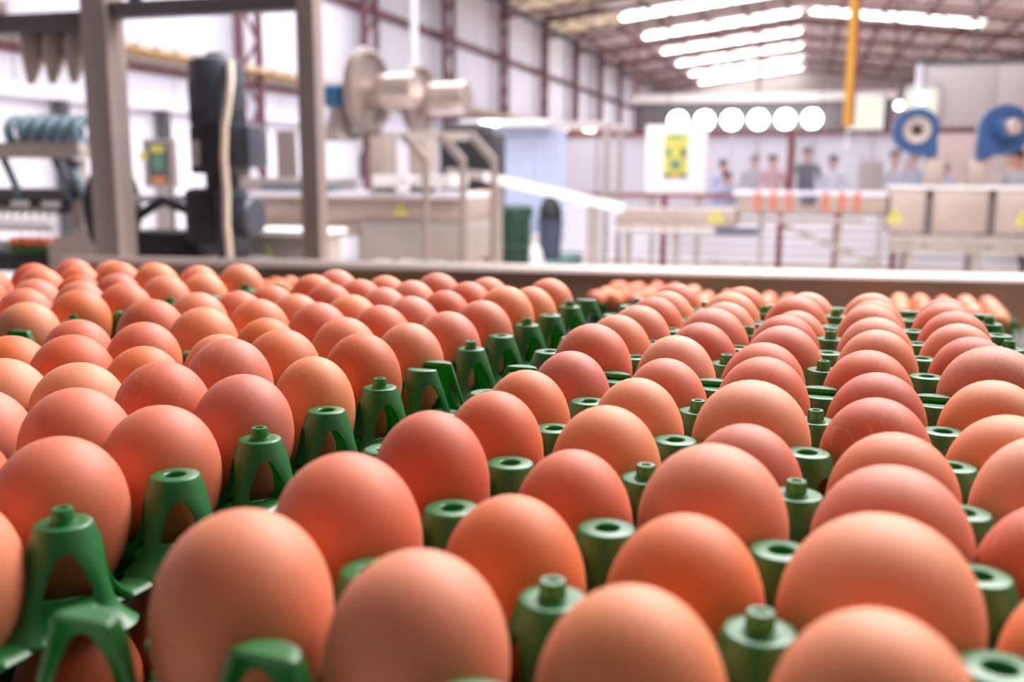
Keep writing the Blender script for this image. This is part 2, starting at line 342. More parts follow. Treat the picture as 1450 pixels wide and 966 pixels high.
# ------------------------------------------------------------------ far end of the hall
def far_end():
    # pale partition of framed sheets behind the visitors
    t = thing('partition', 'pale partition wall of white sheets behind the visitors', 'partition', (0, 20, 0))
    for k in range(7):
        x = -5.2+1.05*k
        B().box(x+.02, x+1.03, 20.0, 20.05, .05, 2.08, bev=.01).part('sheet', 'partition', t)
    for k in range(8): B().box(-5.2+1.05*k-.025, -5.2+1.05*k+.025, 19.97, 20.08, 0, 2.08).part('stud', 'greywall', t, 0)
    B().box(-6.6, 7.9, 19.9, 20.0, 2.08, 2.16).part('header_beam', 'red', t, 0)
    t = thing('pink_partition', 'pink beige lower partition at the right behind the second blue blower', 'partition', (6, 20.6, 0))
    for k in range(3): B().box(2.2+1.9*k, 4.05+1.9*k, 20.6, 20.66, 0, 2.15, bev=.01).part('sheet', 'pinkwall', t)
    t = thing('upper_partition', 'grey white upper wall hung from the roof at the right', 'partition', (5, 22, 2.3))
    for k in range(4): B().box(1.95+1.5*k, 3.44+1.5*k, 22.0, 22.12, 2.3, 3.5, bev=.012).part('sheet', 'greywall', t)
    B().box(1.9, 7.9, 21.98, 22.14, 3.5, 3.6).part('top_rail', 'grey_dark', t, 0)
    for k, x in enumerate((3.0, 5.5, 7.6)): B().bar((x, 22.06, 3.55), (x, 22.06, 5.88-(x+.45)*.1133), .06, .06).part('hanger', 'grey_dark', t, 0)
    t = thing('daylit_window', 'bright greenish window behind the left blue blower', 'window', (2.0, 21.9, 2.2))
    B().box(1.75, 1.80, 21.85, 21.95, 2.25, 3.1).box(2.36, 2.41, 21.85, 21.95, 2.25, 3.1).box(1.75, 2.41, 21.85, 21.95, 3.05, 3.1).box(1.75, 2.41, 21.85, 21.95, 2.25, 2.3).part('frame', 'greywall', t, 0)
    B().box(1.80, 2.36, 21.89, 21.91, 2.3, 3.05).part('pane', 'window', t, 0)
    t = thing('daylit_window', 'bright greenish window right of the yellow hanging pole', 'window', (1.3, 27.2, 2.5))
    B().box(.85, .91, 27.1, 27.2, 2.40, 3.3).box(1.64, 1.70, 27.1, 27.2, 2.40, 3.3).box(.85, 1.7, 27.1, 27.2, 3.24, 3.3).box(.85, 1.7, 27.1, 27.2, 2.40, 2.46).part('frame', 'white', t, 0)
    B().box(.91, 1.64, 27.14, 27.16, 2.46, 3.24).part('pane', 'window', t, 0)
    t = thing('white_duct', 'tall white duct hanging above the left blue blower', 'duct', (2.0, 21.84, 2.55))
    B().lathe([(0, 0), (.07, 0), (.075, .05), (.07, .6), (.06, .9), (0, .9)], (2.0, 21.84, 2.6), seg=16).part('duct', 'partition', t)
    B().cyl((2.0, 21.84, 2.55), (0, 0, 1), .10, .06).part('flange', 'white', t)
    t = thing('fascia', 'dark grey fascia band behind the row of round lamps', 'fascia', (-1.5, 27.3, 2.4))
    for k in range(4): B().box(-4.6+1.63*k, -2.99+1.63*k, 27.3, 27.38, 2.3, 3.2, bev=.01).part('panel', 'dark_fascia', t)
    B().box(-4.7, 2.0, 27.2, 27.4, 3.2, 3.42).part('top_beam', 'greywall', t, 0)
    for x in (-4.6, -1.4, 1.9): B().bar((x, 27.3, 3.4), (x, 27.3, 5.88-abs(x+.45)*.117), .07, .07).part('hanger', 'truss', t, 0)
    # lamps in a row
    rail = thing('lamp_rail', 'dark rail carrying the row of six round lamps', 'rail', (-1.6, 26.2, 2.9))
    B().bar((-3.6, 25.62, 2.98), (0.3, 26.83, 3.02), .05, .05).part('rail', 'grey_dark', rail, 0)
    for x, y in ((-3.5, 25.65), (0.2, 26.8)): B().bar((x, y, 3.0), (x, y, 5.88-abs(x+.45)*.117), .03, .03).part('hanger', 'grey_dark', rail, 0)
    names = ['leftmost', 'second from left', 'third from left', 'fourth from left', 'fifth from left', 'rightmost']
    for k in range(6):
        x = -3.27+.65*k; y = 25.71+.196*k; z = 2.65+.013*k
        l = thing('round_lamp', f'glowing round white lamp, {names[k]} of the row of six', 'lamp', (x, y, z), 0, 'round lamps in a row')
        B().lathe([(0, -.23), (.13, -.2), (.21, -.1), (.235, 0), (.21, .1), (.13, .2), (0, .23)], (x, y, z)).part('globe', 'lamp', l, 60)
        B().tube([(x, y, z+.21), (x, y, 3.0)], .025, seg=8).part('stem', 'grey_dark', l)
    for x, y, z, r, lab in ((2.06, 22.0-.4, 2.83, .11, 'glowing round lamp above the left blue blower'), (1.62, 21.4, 2.68, .09, 'small glowing lamp left of the lamp above the blue blower'),
                            (-4.70, 19.5, 2.24, .08, 'small glowing lamp left of a close lamp pair by the wall'), (-4.28, 19.6, 2.25, .10, 'small glowing lamp, left one of the close pair'),
                            (-4.15, 19.45, 2.21, .08, 'small glowing lamp, right one of the close pair')):
        l = thing('small_lamp', lab, 'lamp', (x, y, z), 0, 'small round lamps')
        B().lathe([(0, -r), (r*.7, -r*.7), (r, 0), (r*.7, r*.7), (0, r)], (x, y, z), seg=16).part('globe', 'lamp_soft', l, 60)
        B().tube([(x, y, z+r*.9), (x, y, 5.88-abs(x+.45)*.117)], .012, seg=6).part('cord', 'grey_dark', l)
    # red post
    o = B().box(-.36, -.27, 16.65, 16.74, 0, 2.02).part('red_post', 'red', None, 0); o['label'] = 'dark red post rising behind the conveyor beside the dark suited person'; o['category'] = 'post'
    t = thing('viewing_window', 'hazy white glazed screen in front of the visitors', 'glass screen', (.7, 16.8, 0))
    for k in range(4):
        x = -1.25+1.0*k
        B().box(x+.02, x+.98, 16.80, 16.81, .95, 1.98).part('pane', 'haze_glass', t, 0)
    for k in range(5): B().box(-1.25+1.0*k-.02, -1.25+1.0*k+.02, 16.79, 16.83, 0, 2.0).part('mullion', 'partition', t, 0)
    B().box(-1.27, 2.77, 16.78, 16.84, 1.98, 2.02).part('head_rail', 'truss', t, 0)
    # notice board
    t = thing('notice_board', 'white board with a yellow and green printed poster', 'board', (-1.8, 14.3, 0))
    B().box(-2.26, -1.40, 14.28, 14.32, 1.02, 2.02, bev=.008).part('panel', 'white', t)
    for x in (-2.15, -1.5): B().box(x-.03, x+.03, 14.33, 14.39, 0, 2.0).part('leg', 'steel_dull', t, 0)
    y0, y1 = 14.272, 14.279
    p = B().box(-2.0, -1.66, y0, y1, 1.28, 1.90).part('poster', 'yellow', t, 0)
    for x0, x1, z0, z1, mm in ((-1.93, -1.75, 1.84, 1.88, 'green_ink'), (-1.965, -1.895, 1.58, 1.68, 'green_ink'), (-1.76, -1.69, 1.57, 1.69, 'dark_ink'), (-1.90, -1.76, 1.40, 1.53, 'green_ink'),
                               (-1.99, -1.88, 1.285, 1.34, 'dark_ink'), (-1.78, -1.67, 1.285, 1.34, 'dark_ink'), (-1.87, -1.79, 1.29, 1.34, 'orange_ink')):
        B().box(x0, x1, y0-.004, y0, z0, z1).part('print_block', mm, p, 0)
    # low wall of white boards
    t = thing('low_wall', 'low wall of white horizontal boards behind the conveyors', 'wall', (-1.4, 15.2, 0))
    B().box(-4.2, 4.0, 15.236, 15.24, .06, .88).part('backing', 'grey_dark', t, 0)
    for k in range(7): B().box(-4.2, 4.0, 15.2-.012*(k % 2), 15.236, .06+.118*k, .154+.118*k, bev=.006).part('board', 'wall_low', t)
    for k in range(6): B().box(-4.1+1.6*k, -4.02+1.6*k, 15.24, 15.30, 0, .9).part('post', 'greywall', t, 0)
far_end()

# ------------------------------------------------------------------ visitors
def person(label, loc, rz, top, height=1.7, pose='stand', hair='hair', legs='trousers', lean=0.0):
    s = height/1.7
    V = []; E = []; Rr = []
    def add(p, r, par=None):
        V.append(Vector(p)*s); Rr.append(r*s if not isinstance(r, tuple) else (r[0]*s, r[1]*s)); i = len(V)-1
        if par is not None: E.append((par, i))
        return i
    pel = add((0, 0, .93), (.155, .115)); wa = add((0, 0, 1.10), (.140, .105), pel); ch = add((0, .01, 1.27), (.165, .115), wa)
    sh = add((0, .01, 1.40), (.11, .08), ch); nk = add((0, .005, 1.47), .052, sh); jaw = add((0, -.02, 1.545), (.062, .072), nk)
    hd = add((0, -.005, 1.615), (.074, .088), jaw); cr = add((0, 0, 1.675), (.055, .065), hd)
    for sx in (-1, 1):
        hip = add((.09*sx, 0, .86), .088, pel); kn = add((.10*sx, -.01, .48), .058, hip); an = add((.10*sx, .02, .09), .04, kn)
        to = add((.11*sx, -.12, .035), (.042, .03), an)
        so = add((.185*sx, .01, 1.385), .055, sh)
        if pose == 'raise' or (pose == 'raise_one' and sx > 0):
            el = add((.27*sx, -.14, 1.16), .042, so); wr = add((.10*sx, -.30, 1.40), .03, el); pa = add((.085*sx, -.31, 1.47), (.038, .02), wr); fd = Vector((0, -.02, .075))
        else:
            el = add((.25*sx, .02, 1.11), .042, so); wr = add((.25*sx, -.06, .87), .03, el); pa = add((.245*sx, -.075, .79), (.02, .038), wr); fd = Vector((0, -.01, -.075))
        for k in range(4):
            o = (k-1.5)*.02; side = Vector((o, 0, 0)) if fd.z > 0 else Vector((0, o, 0))
            L = (.9, 1.05, 1.0, .8)[k]
            f1 = add(V[pa]/s+side+fd*.55*L, .0095, pa); add(V[f1]/s+fd*.5*L+Vector((0, -.012, 0)), .008, f1)
        add(V[pa]/s+Vector((-.035*sx if fd.z > 0 else -.01*sx, -.02 if fd.z > 0 else -.045, .02)), .010, pa)
    me = bpy.data.meshes.new('person'); me.from_pydata(V, E, []); o = bpy.data.objects.new('tmp', me); C.objects.link(o)
    sk = o.modifiers.new('skin', 'SKIN'); sk.use_smooth_shade = True
    for v, r in zip(me.skin_vertices[0].data, Rr): v.radius = r if isinstance(r, tuple) else (r, r)
    me.skin_vertices[0].data[0].use_root = True
    o.modifiers.new('sub', 'SUBSURF').levels = 1
    dg = bpy.context.evaluated_depsgraph_get(); me2 = bpy.data.meshes.new_from_object(o.evaluated_get(dg)); bpy.data.objects.remove(o)
    me2.materials.clear()
    for k in ('skin', top, legs, 'shoe'): me2.materials.append(M[k])
    for p in me2.polygons:
        c = p.center/s; p.use_smooth = True
        if c.z > 1.455: p.material_index = 0 if (abs(c.x) < .09 or True) else 1
        elif c.z < .07: p.material_index = 3
        elif c.z < .62: p.material_index = 2
        else: p.material_index = 1
        hand = (abs(c.x) > .2 and c.z < .86) or (pose != 'stand' and c.y < -.27 and c.z > 1.36)
        if hand: p.material_index = 0
    root = thing('person', label, 'person', loc, rz)
    bo = obj('body', me2, root, (0, 0, 0), (lean, 0, 0))
    b = B(); hm = axis_m((0, 0.012*s, 1.628*s), (0, .25, 1))
    add_lathe(b.bm, [(.086*s, -.03*s), (.092*s, .01*s), (.083*s, .05*s), (.055*s, .082*s), (0, .096*s)], 16, hm)
    for v in b.bm.verts:
        if v.co.y < -.055*s and v.co.z < 1.655*s: v.co.y += .035*s
    h = obj('hair', to_mesh('hair', b.bm, M[hair], 60), bo)
    f = B()
    for sx in (-1, 1): f.lathe([(0, 0), (.011*s, .003), (0, .006)], (.03*sx*s, -.086*s, 1.617*s), (0, -1, 0), 8)
    obj('eyes', to_mesh('eyes', f.bm, M['black'], 60), bo)
    n = B().tube([(0, -.078*s, 1.612*s), (0, -.104*s, 1.578*s), (0, -.082*s, 1.57*s)], [.008*s, .014*s, .006*s], seg=8)
    n.tube([(-.025*s, -.080*s, 1.545*s), (0, -.089*s, 1.544*s), (.025*s, -.080*s, 1.545*s)], .005*s, seg=6)
    obj('nose_and_mouth', to_mesh('nose_and_mouth', n.bm, M['skin'], 60), bo)
    e = B()
    for sx in (-1, 1): e.lathe([(0, 0), (.025*s, .006), (.018*s, .014), (0, .010)], (.076*sx*s, .008*s, 1.595*s), (sx, 0, 0), 10)
    obj('ears', to_mesh('ears', e.bm, M['skin'], 60), bo)
    return root
person('person in a navy suit standing by the dark red post', (-0.06, 17.9, 0), 0.1, 'suit', 1.78)
person('person in a white coat bowing slightly right of the dark suited person', (0.45, 17.8, 0), -0.5, 'coat', 1.66, lean=.12)
person('person in a pink shirt left of the dark red post', (-0.62, 17.9, 0), 0.4, 'pink_top', 1.66)
person('person in a pale grey coat behind the orange rollers at left', (-0.95, 18.2, 0), -0.3, 'grey_coat', 1.66)
person('person in a pale blue coat, farthest left in the visitor row', (-1.50, 18.4, 0), 0.6, 'blue_coat', 1.58)
person('person in a pale blue coat standing beside the white notice board', (-1.36, 15.9, 0), 0.8, 'blue_coat', 1.38, lean=.15)
person('person in a white coat raising both hands left of the blue blower', (1.30, 17.2, 0), 0.2, 'coat', 1.72, pose='raise')
person('person in a pale blue coat beneath the left blue blower', (1.62, 17.6, 0), -0.4, 'blue_coat', 1.70, pose='raise_one')
person('person in a pale blue coat between the two blower columns', (2.20, 18.4, 0), 0.3, 'blue_coat', 1.50)
person('person in a grey coat leaning forward at the right edge of the frame', (2.86, 14.4, 0), -0.75, 'grey_coat', 1.74, lean=.33)

# ------------------------------------------------------------------ right hand machine line
def triangle_sign(x, y, z, s, label):
    b = B(); vs = [(-s, 0, 0), (s, 0, 0), (0, 0, 1.75*s)]
    A = [b.bm.verts.new((x+p[0], y, z+p[2])) for p in vs]; D = [b.bm.verts.new((x+p[0], y+.004, z+p[2])) for p in vs]
    b.bm.faces.new(A); b.bm.faces.new(D[::-1])
    for i in range(3): b.bm.faces.new((A[i], A[(i+1) % 3], D[(i+1) % 3], D[i]))
    t = thing('warning_sign', label, 'sign', (x, y, z), 0, 'yellow warning triangles')
    b.part('plate', 'yellow', t, 0)
    B().box(x-.08*s*1.5, x+.08*s*1.5, y-.003, y, z+.55*s, z+1.1*s).box(x-.1*s, x+.1*s, y-.003, y, z+.25*s, z+.42*s).part('symbol', 'dark_ink', t, 0)
def right_line():
    # box machine with two blower columns
    t = thing('washing_machine', 'warm grey steel machine body carrying the two blue blowers', 'machine', (1.6, 11.0, 0))
    B().box(.80, 1.14, 10.85, 11.5, .76, 1.20, bev=.01).part('side_panel', 'beige_steel', t)
    B().box(1.20, 1.72, 10.85, 11.5, .76, 1.20, bev=.01).part('front_panel', 'beige_steel', t)
    B().box(1.78, 2.6, 10.85, 11.5, .76, 1.20, bev=.01).part('side_panel', 'beige_steel', t)
    for x in (1.14, 1.72): B().box(x, x+.06, 10.83, 11.5, .62, 1.12).part('divider', 'grey_dark', t, 0)
    B().box(.80, 2.6, 10.82, 11.52, 1.20, 1.23).part('top_rail', 'white', t, 0)
    B().box(.80, 2.6, 10.82, 10.9, .64, .74).part('lower_rail', 'steel_dull', t, 0)
    B().box(.80, 2.6, 10.83, 10.88, .56, .63).part('lower_rail', 'steel_dull', t, 0)
    for x in (.98, 1.62, 2.3):
        for y in (10.87, 11.42): B().box(x, x+.06, y, y+.06, 0, .66).part('leg', 'steel_dull', t, 0)
    for x, lab in ((1.22, 'left'), (1.62, 'right')):
        y = 11.15
        B().box(x-.09, x+.09, y-.08, y+.08, 1.23, 1.528 if x < 1.4 else 1.503, bev=.008).part('duct_column', 'beige_steel', t)
    triangle_sign(.85, 10.845, .86, .085, 'yellow warning triangle on the machine below the left blue blower')
    triangle_sign(2.04, 10.845, .86, .085, 'yellow warning triangle on the machine at the right frame edge')
    # blowers : round scroll casings whose outlet points down onto the duct column
    def blower(cx, cy, cz, r, side, label):
        t = thing('blower', label, 'blower', (cx, cy, cz), 0, 'blue blowers on the right machine')
        bm = bmesh.new(); n = 30; outer = []
        for k in range(n+1):
            a = (-.12*PI if side > 0 else .0)+(1.62*PI)*k/n+ (0 if side > 0 else -0.5*PI)*0
            outer.append((math.cos(a)*r*(1+.10*k/n)*side, math.sin(a)*r*(1+.10*k/n)))
        outer.append((r*.35*side, -r*1.22)); outer.append((r*.98*side, -r*1.22))
        f = [bm.verts.new((cx+x, cy-.09, cz+z)) for x, z in outer]; g = [bm.verts.new((cx+x, cy+.09, cz+z)) for x, z in outer]
        bm.faces.new(f); bm.faces.new(g[::-1])
        for i in range(len(f)): bm.faces.new((f[i], f[(i+1) % len(f)], g[(i+1) % len(f)], g[i]))
        obj('casing', to_mesh('casing', bm, M['blue'], 40), t).data.transform(Matrix.Translation(-Vector((cx, cy, cz))))
        if side > 0 and 'left' in label:
            B().lathe([(0, .0), (r*.28, .0), (r*.58, .012), (r*.64, .03), (r*.64, .0)], (cx, cy-.09, cz), (0, -1, 0), 28).part('intake_plate', 'steel_dull', t)
            B().lathe([(r*.16, .012), (r*.2, .03), (r*.24, .012)], (cx, cy-.095, cz), (0, -1, 0)).part('intake_ring', 'steel', t)
        else:
            B().cyl((cx-.02, cy-.09, cz+.02), (0.25, -1, 0), r*.52, .22, bev=.03).part('motor', 'blue', t)
            B().lathe([(0, 0), (r*.35, 0), (r*.3, .06), (0, .08)], (cx+.035, cy-.305, cz+.02), (0.25, -1, 0)).part('fan_cowl', 'steel', t)
        return t
    blower(1.02, 11.10, 1.79, .215, 1, 'blue blower with a round steel intake, left of the two')
    blower(1.83, 11.10, 1.79, .235, -1, 'blue blower with its motor facing forward, right of the two')
    # roller conveyor leading left
    t = thing('roller_conveyor', 'beige steel conveyor with upright orange red rollers', 'conveyor', (.1, 11.2, 0))
    B().box(-.72, .78, 10.95, 11.6, .94, 1.12, bev=.01).part('body', 'beige_steel', t)
    B().box(-.78, .78, 10.92, 11.62, 1.12, 1.16).part('top_rail', 'partition', t, 0)
    B().box(-.7, .55, 10.9, 10.95, .84, .89).part('lower_rail', 'steel_dull', t, 0)
    for k, x in enumerate((-.52, -.36, -.20, .17, .33, .48)): B().cyl((x, 10.92, .96), (0, 0, 1), .026, .20, 12, .005).part('roller', 'orange_red', t)
    B().box(-.08, .08, 10.86, 10.96, 1.05, 1.12, bev=.01).part('sensor_box', 'bin', t)
    B().bar((-.25, 11.0, .80), (.72, 11.0, .42), .05, .05).part('brace', 'steel_dull', t, 0)
    for x in (-.5, .3, .7): B().box(x, x+.05, 11.0, 11.05, 0, .94).part('leg', 'steel_dull', t, 0)
    t = thing('feed_conveyor', 'beige steel conveyor leading left beneath the white poster board', 'conveyor', (-1.3, 11.2, 0))
    B().box(-2.05, -.74, 10.95, 11.55, .78, .96, bev=.01).part('body', 'beige_steel', t)
    B().box(-2.05, -.74, 10.93, 10.96, .70, .77).part('lower_rail', 'greywall', t, 0)
    B().box(-.95, -.5, 10.9, 10.95, .70, .77).part('guard_bar', 'bin', t, 0)
    for x in (-1.95, -1.42): B().box(x, x+.07, 11.0, 11.07, 0, .80).part('leg', 'steel_dull', t, 0)
    triangle_sign(-.95, 10.94, .82, .09, 'yellow warning triangle on the conveyor right of the poster board')
    t = thing('guard_rail', 'dark red guard rail running behind the right conveyors', 'rail', (-.5, 12.4, 0))
    B().box(-3.2, 1.0, 12.38, 12.44, 1.05, 1.10).part('rail', 'red', t, 0)
    for x in (-1.75, -.35, .3): B().box(x, x+.07, 12.38, 12.45, 0, 1.06).part('post', 'red', t, 0)
    for x in (-3.1, .95): B().box(x, x+.06, 12.38, 12.45, 0, 1.06).part('post', 'red', t, 0)
    o = thing('cabinet', 'pale grey cabinet standing between the visitors and the pole', 'cabinet', (.95, 16.3, 0))
    B().box(.72, 1.06, 16.2, 16.6, .03, 1.55, bev=.01).part('body', 'greywall', o)
    B().box(.74, 1.04, 16.18, 16.2, .1, 1.5, bev=.006).part('door', 'greywall', o)
right_line()

# ------------------------------------------------------------------ centre machine, rails, chute
def centre():
    t = thing('grading_machine', 'long warm steel machine body left of the stainless tube frame', 'machine', (-3.2, 7.1, 0))
    B().box(-4.5, -2.45, 6.95, 7.7, .98, 1.16, bev=.012).part('front_panel', 'beige_steel', t)
    B().box(-4.5, -2.45, 6.88, 7.7, 1.16, 1.20).part('top_ledge', 'partition', t, 0)
    B().box(-3.25, -2.40, 6.90, 7.65, .70, .98, bev=.012).part('lower_panel', 'steel_dull', t)
    B().box(-4.5, -3.25, 6.98, 7.65, .86, .98, bev=.012).part('lower_panel', 'beige_steel', t)
    B().box(-4.45, -3.55, 6.95, 7.5, 1.20, 1.30, bev=.01).part('upper_tray', 'steel_dull', t)
    for x in (-4.4, -3.85, -3.3, -2.5):
        for y in (6.98, 7.58): B().box(x, x+.06, y, y+.06, 0, .9).part('leg', 'steel_dull', t, 0)
    B().tube([(-3.72, 7.05, 1.30), (-3.72, 7.05, 1.52), (-3.64, 7.05, 1.62), (-3.2, 7.05, 1.62)], .018, seg=8).part('support_tube', 'grey_dark', t)
    B().tube([(-3.30, 7.05, 1.30), (-3.30, 7.05, 1.45), (-3.22, 7.05, 1.60)], .018, seg=8).part('support_tube', 'grey_dark', t)
    for x in (-3.12, -2.80):
        B().box(x-.09, x+.07, 7.0, 7.16, 1.20, 1.62, bev=.008).part('column', 'beige_steel', t)
    B().box(-3.10, -2.82, 6.80, 7.2, 1.24, 1.33, bev=.01).part('hood', 'white', t)
    B().box(-2.78, -2.5, 6.85, 7.25, 1.24, 1.33, bev=.01).part('hood', 'white', t)
    B().box(-4.1, -3.45, 6.93, 6.98, 1.21, 1.25, bev=.004).part('cable_bundle', 'bluegrey', t)
    B().box(-3.95, -3.55, 6.86, 6.93, 1.06, 1.08).part('ledge', 'steel_dull', t, 0)
    triangle_sign(-2.93, 6.93, 1.03, .055, 'yellow warning triangle on the machine beside the stainless posts')
    triangle_sign(-3.76, 6.93, 1.10, .05, 'yellow warning triangle on the machine left of the second steel post')
    for cx, cy, cz, r, lab, ln in ((-3.28, 7.08, 1.95, .33, 'left steel wheel with a shiny drum, nearest the blue motor', .44), (-3.00, 7.42, 1.91, .28, 'right steel wheel with a shiny drum, in front of the wall columns', .44)):
        d = (1, -.06, 0)
        w_ = thing('drum_unit', lab, 'drum', (cx, cy, cz), 0, 'steel wheels with drums')
        B().lathe([(0, -.02), (r*.85, -.02), (r*.97, .0), (r, .03), (r*.97, .07), (r*.86, .085), (r*.80, .05), (0, .05)], (cx, cy, cz), d, 40).part('wheel', 'frame_steel', w_)
        b = B().lathe([(0, .02), (.12, .02), (.128, .06), (.128, ln-.03), (.12, ln), (0, ln)], (cx, cy, cz), d, 32); b.part('drum', 'steel', w_)
        B().box(cx-.04, cx+.06, cy-.05, cy+.05, 1.62, cz-.1).part('bracket', 'steel_dull', w_, 0)
    t = thing('blue_motor', 'small teal blue motor left of the steel wheels', 'motor', (-3.5, 7.02, 1.92))
    B().cyl((-3.56, 7.02, 1.92), (1, -.06, 0), .09, .17, bev=.02).part('body', 'teal_blue', t)
    B().lathe([(.06, 0), (.10, -.14), (.13, -.26), (.1, -.28), (0, -.28)], (-3.47, 7.04, 1.86), seg=20).part('gear_cone', 'steel_dull', t)
    B().cyl((-3.4, 7.01, 1.92), (1, -.06, 0), .05, .14).part('shaft', 'grey_dark', t)
    # stainless tube frame with sloping tops
    t = thing('tube_frame', 'stainless tube frame with three posts and sloping tops', 'frame', (-2.35, 6.68, 0))
    for x, y in ((-2.60, 6.61), (-2.345, 6.68), (-2.135, 6.74)):
        B().tube([(x, y, 0), (x, y, 1.45)], .026).part('post', 'frame_steel', t)
        B().bar((x, y, 1.43), (x-.155, y-.02, 1.605), .06, .05).part('sloping_top', 'steel', t, 0)
    B().bar((-2.77, 6.60, 1.60), (-2.27, 6.74, 1.60), .04, .06).part('cross_bar', 'steel_dull', t, 0)
    B().bar((-2.60, 6.61, .62), (-2.135, 6.74, .62), .03, .04).part('cross_bar', 'steel', t, 0)
    t = thing('chute', 'white sloping chute descending to the right from the tube frame', 'chute', (-2.2, 8.8, 0))
    B().bar((-2.83, 8.62, 1.315), (-1.62, 8.98, 1.035), .16, .085).part('trough', 'white', t, 0)
    B().bar((-3.15, 8.55, 1.35), (-2.82, 8.63, 1.32), .28, .08).part('inlet', 'steel_dull', t, 0)
    B().box(-1.92, -1.82, 8.85, 8.93, 0, 1.08).part('leg', 'steel_dull', t, 0)
    B().box(-2.72, -2.66, 8.6, 8.66, 0, 1.29).part('leg', 'steel_dull', t, 0)
    # things behind the chute
    t = thing('dark_machine', 'black machine housing behind the stainless tube frame', 'machine', (-3.4, 9.8, 0))
    B().box(-3.62, -3.1, 9.6, 10.2, .9, 1.74, bev=.02).part('housing', 'motor_dark', t)
    B().box(-3.55, -3.2, 9.58, 10.1, 1.74, 1.84, bev=.02).part('cap', 'grey_dark', t)
    for x in (-3.58, -3.2):
        for y in (9.65, 10.1): B().box(x, x+.07, y, y+.07, 0, .92).part('leg', 'grey_dark', t, 0)
    B().box(-3.2, -2.95, 9.55, 9.6, 1.12, 1.18).part('stripe', 'yellow_pole', t, 0)
    t = thing('canopy', 'white canopy slab above the bluish strip curtain', 'canopy', (-3.2, 11.6, 1.9))
    B().box(-4.0, -2.95, 11.3, 12.3, 1.88, 1.96, bev=.01).part('slab', 'white', t)
    B().box(-2.95, -2.2, 11.34, 11.42, 1.88, 1.93).part('beam', 'greywall', t, 0)
    B().box(-2.95, -2.2, 12.18, 12.26, 1.88, 1.93).part('beam', 'greywall', t, 0)
    for x in (-3.95, -2.28):
        for y in (11.35, 12.2): B().box(x, x+.06, y, y+.06, .35 if x < -3 else 0, 1.88).part('leg', 'steel_dull', t, 0)
    l = thing('small_lamp', 'glowing oblong lamp on the front edge of the white canopy', 'lamp', (-3.62, 11.27, 1.90)); B().box(-3.72, -3.52, 11.2, 11.31, 1.885, 1.935, bev=.02).part('glow', 'lamp_soft', l)
    t = thing('strip_curtain', 'bluish translucent strip curtain hanging below the white canopy', 'curtain', (-3.4, 11.7, .5))
    for k in range(9):
        x = -3.86+.125*k
        b = B()
        b.tube([(x, 11.62+.02*math.sin(k*2.1), 1.875), (x+.01*math.sin(k), 11.62+.03*math.sin(k*1.3), 1.4), (x+.015*math.sin(k*2), 11.62+.03*math.cos(k), .55)], .068, seg=8)
        o_ = b.part('curtain_strip', 'curtain', t); 
        for v in o_.data.vertices: v.co.y = (v.co.y+.08)*.25-.08
    t = thing('waste_drum', 'dark green plastic drum behind the tube frame posts', 'drum', (-2.6, 9.6, 0))
    B().lathe([(0, .02), (.15, .02), (.17, .06), (.19, .5), (.2, .9), (.22, .92), (.22, 1.0), (.19, 1.02), (.18, .96), (0, .94)], (-2.86, 9.6, 0)).part('barrel', 'drum', t)
    B().lathe([(.195, .6), (.215, .62), (.195, .64)], (-2.86, 9.6, 0)).part('hoop', 'drum', t)
    t = thing('rubbish_bin', 'dark blue grey bin with a black bag, left of the white boards', 'bin', (-2.86, 11.2, .36))
    B().lathe([(0, .01), (.12, .01), (.14, .42), (.15, .43), (.15, .46), (.13, .46), (.12, .40), (0, .40)], (-2.86, 11.2, .35), seg=20).part('bin', 'bin', t)
    B().lathe([(.13, .44), (.14, .55), (.10, .66), (.05, .72), (.06, .76), (0, .77)], (-2.86, 11.2, .35), seg=14).part('bag', 'motor_dark', t)
    for x, y, z, r, lab in ((-2.84, 10.1, 0, .16, 'white plastic sack slumped before the green platform, right one'), (-2.98, 9.1, 0, .14, 'white plastic sack slumped before the green platform, left one')):
        s_ = thing('sack', lab, 'sack', (x, y, z), 0, 'white plastic sacks')
        B().lathe([(0, 0), (r*.9, .02), (r*1.05, .18), (r*.95, .4), (r*.6, .56), (r*.2, .62), (r*.35, .72), (0, .70)], (x, y, z), (.1, .1, 1), 14).part('sack', 'bag', s_)
    t = thing('carton', 'kraft cardboard carton beside the white sacks', 'box', (-3.2, 9.3, 0))
    B().box(-3.3, -3.1, 9.2, 9.4, 0, .62, bev=.004).part('box', 'carton', t); B().box(-3.3, -3.1, 9.19, 9.21, .3, .36).part('tape', 'cream', t, 0)
    o = B().box(-4.3, -2.72, 10.45, 12.3, 0, .35)  .part('low_platform', 'mat', None, 0); o['label'] = 'teal green low platform under the dark bin behind the chute'; o['category'] = 'platform'
centre()

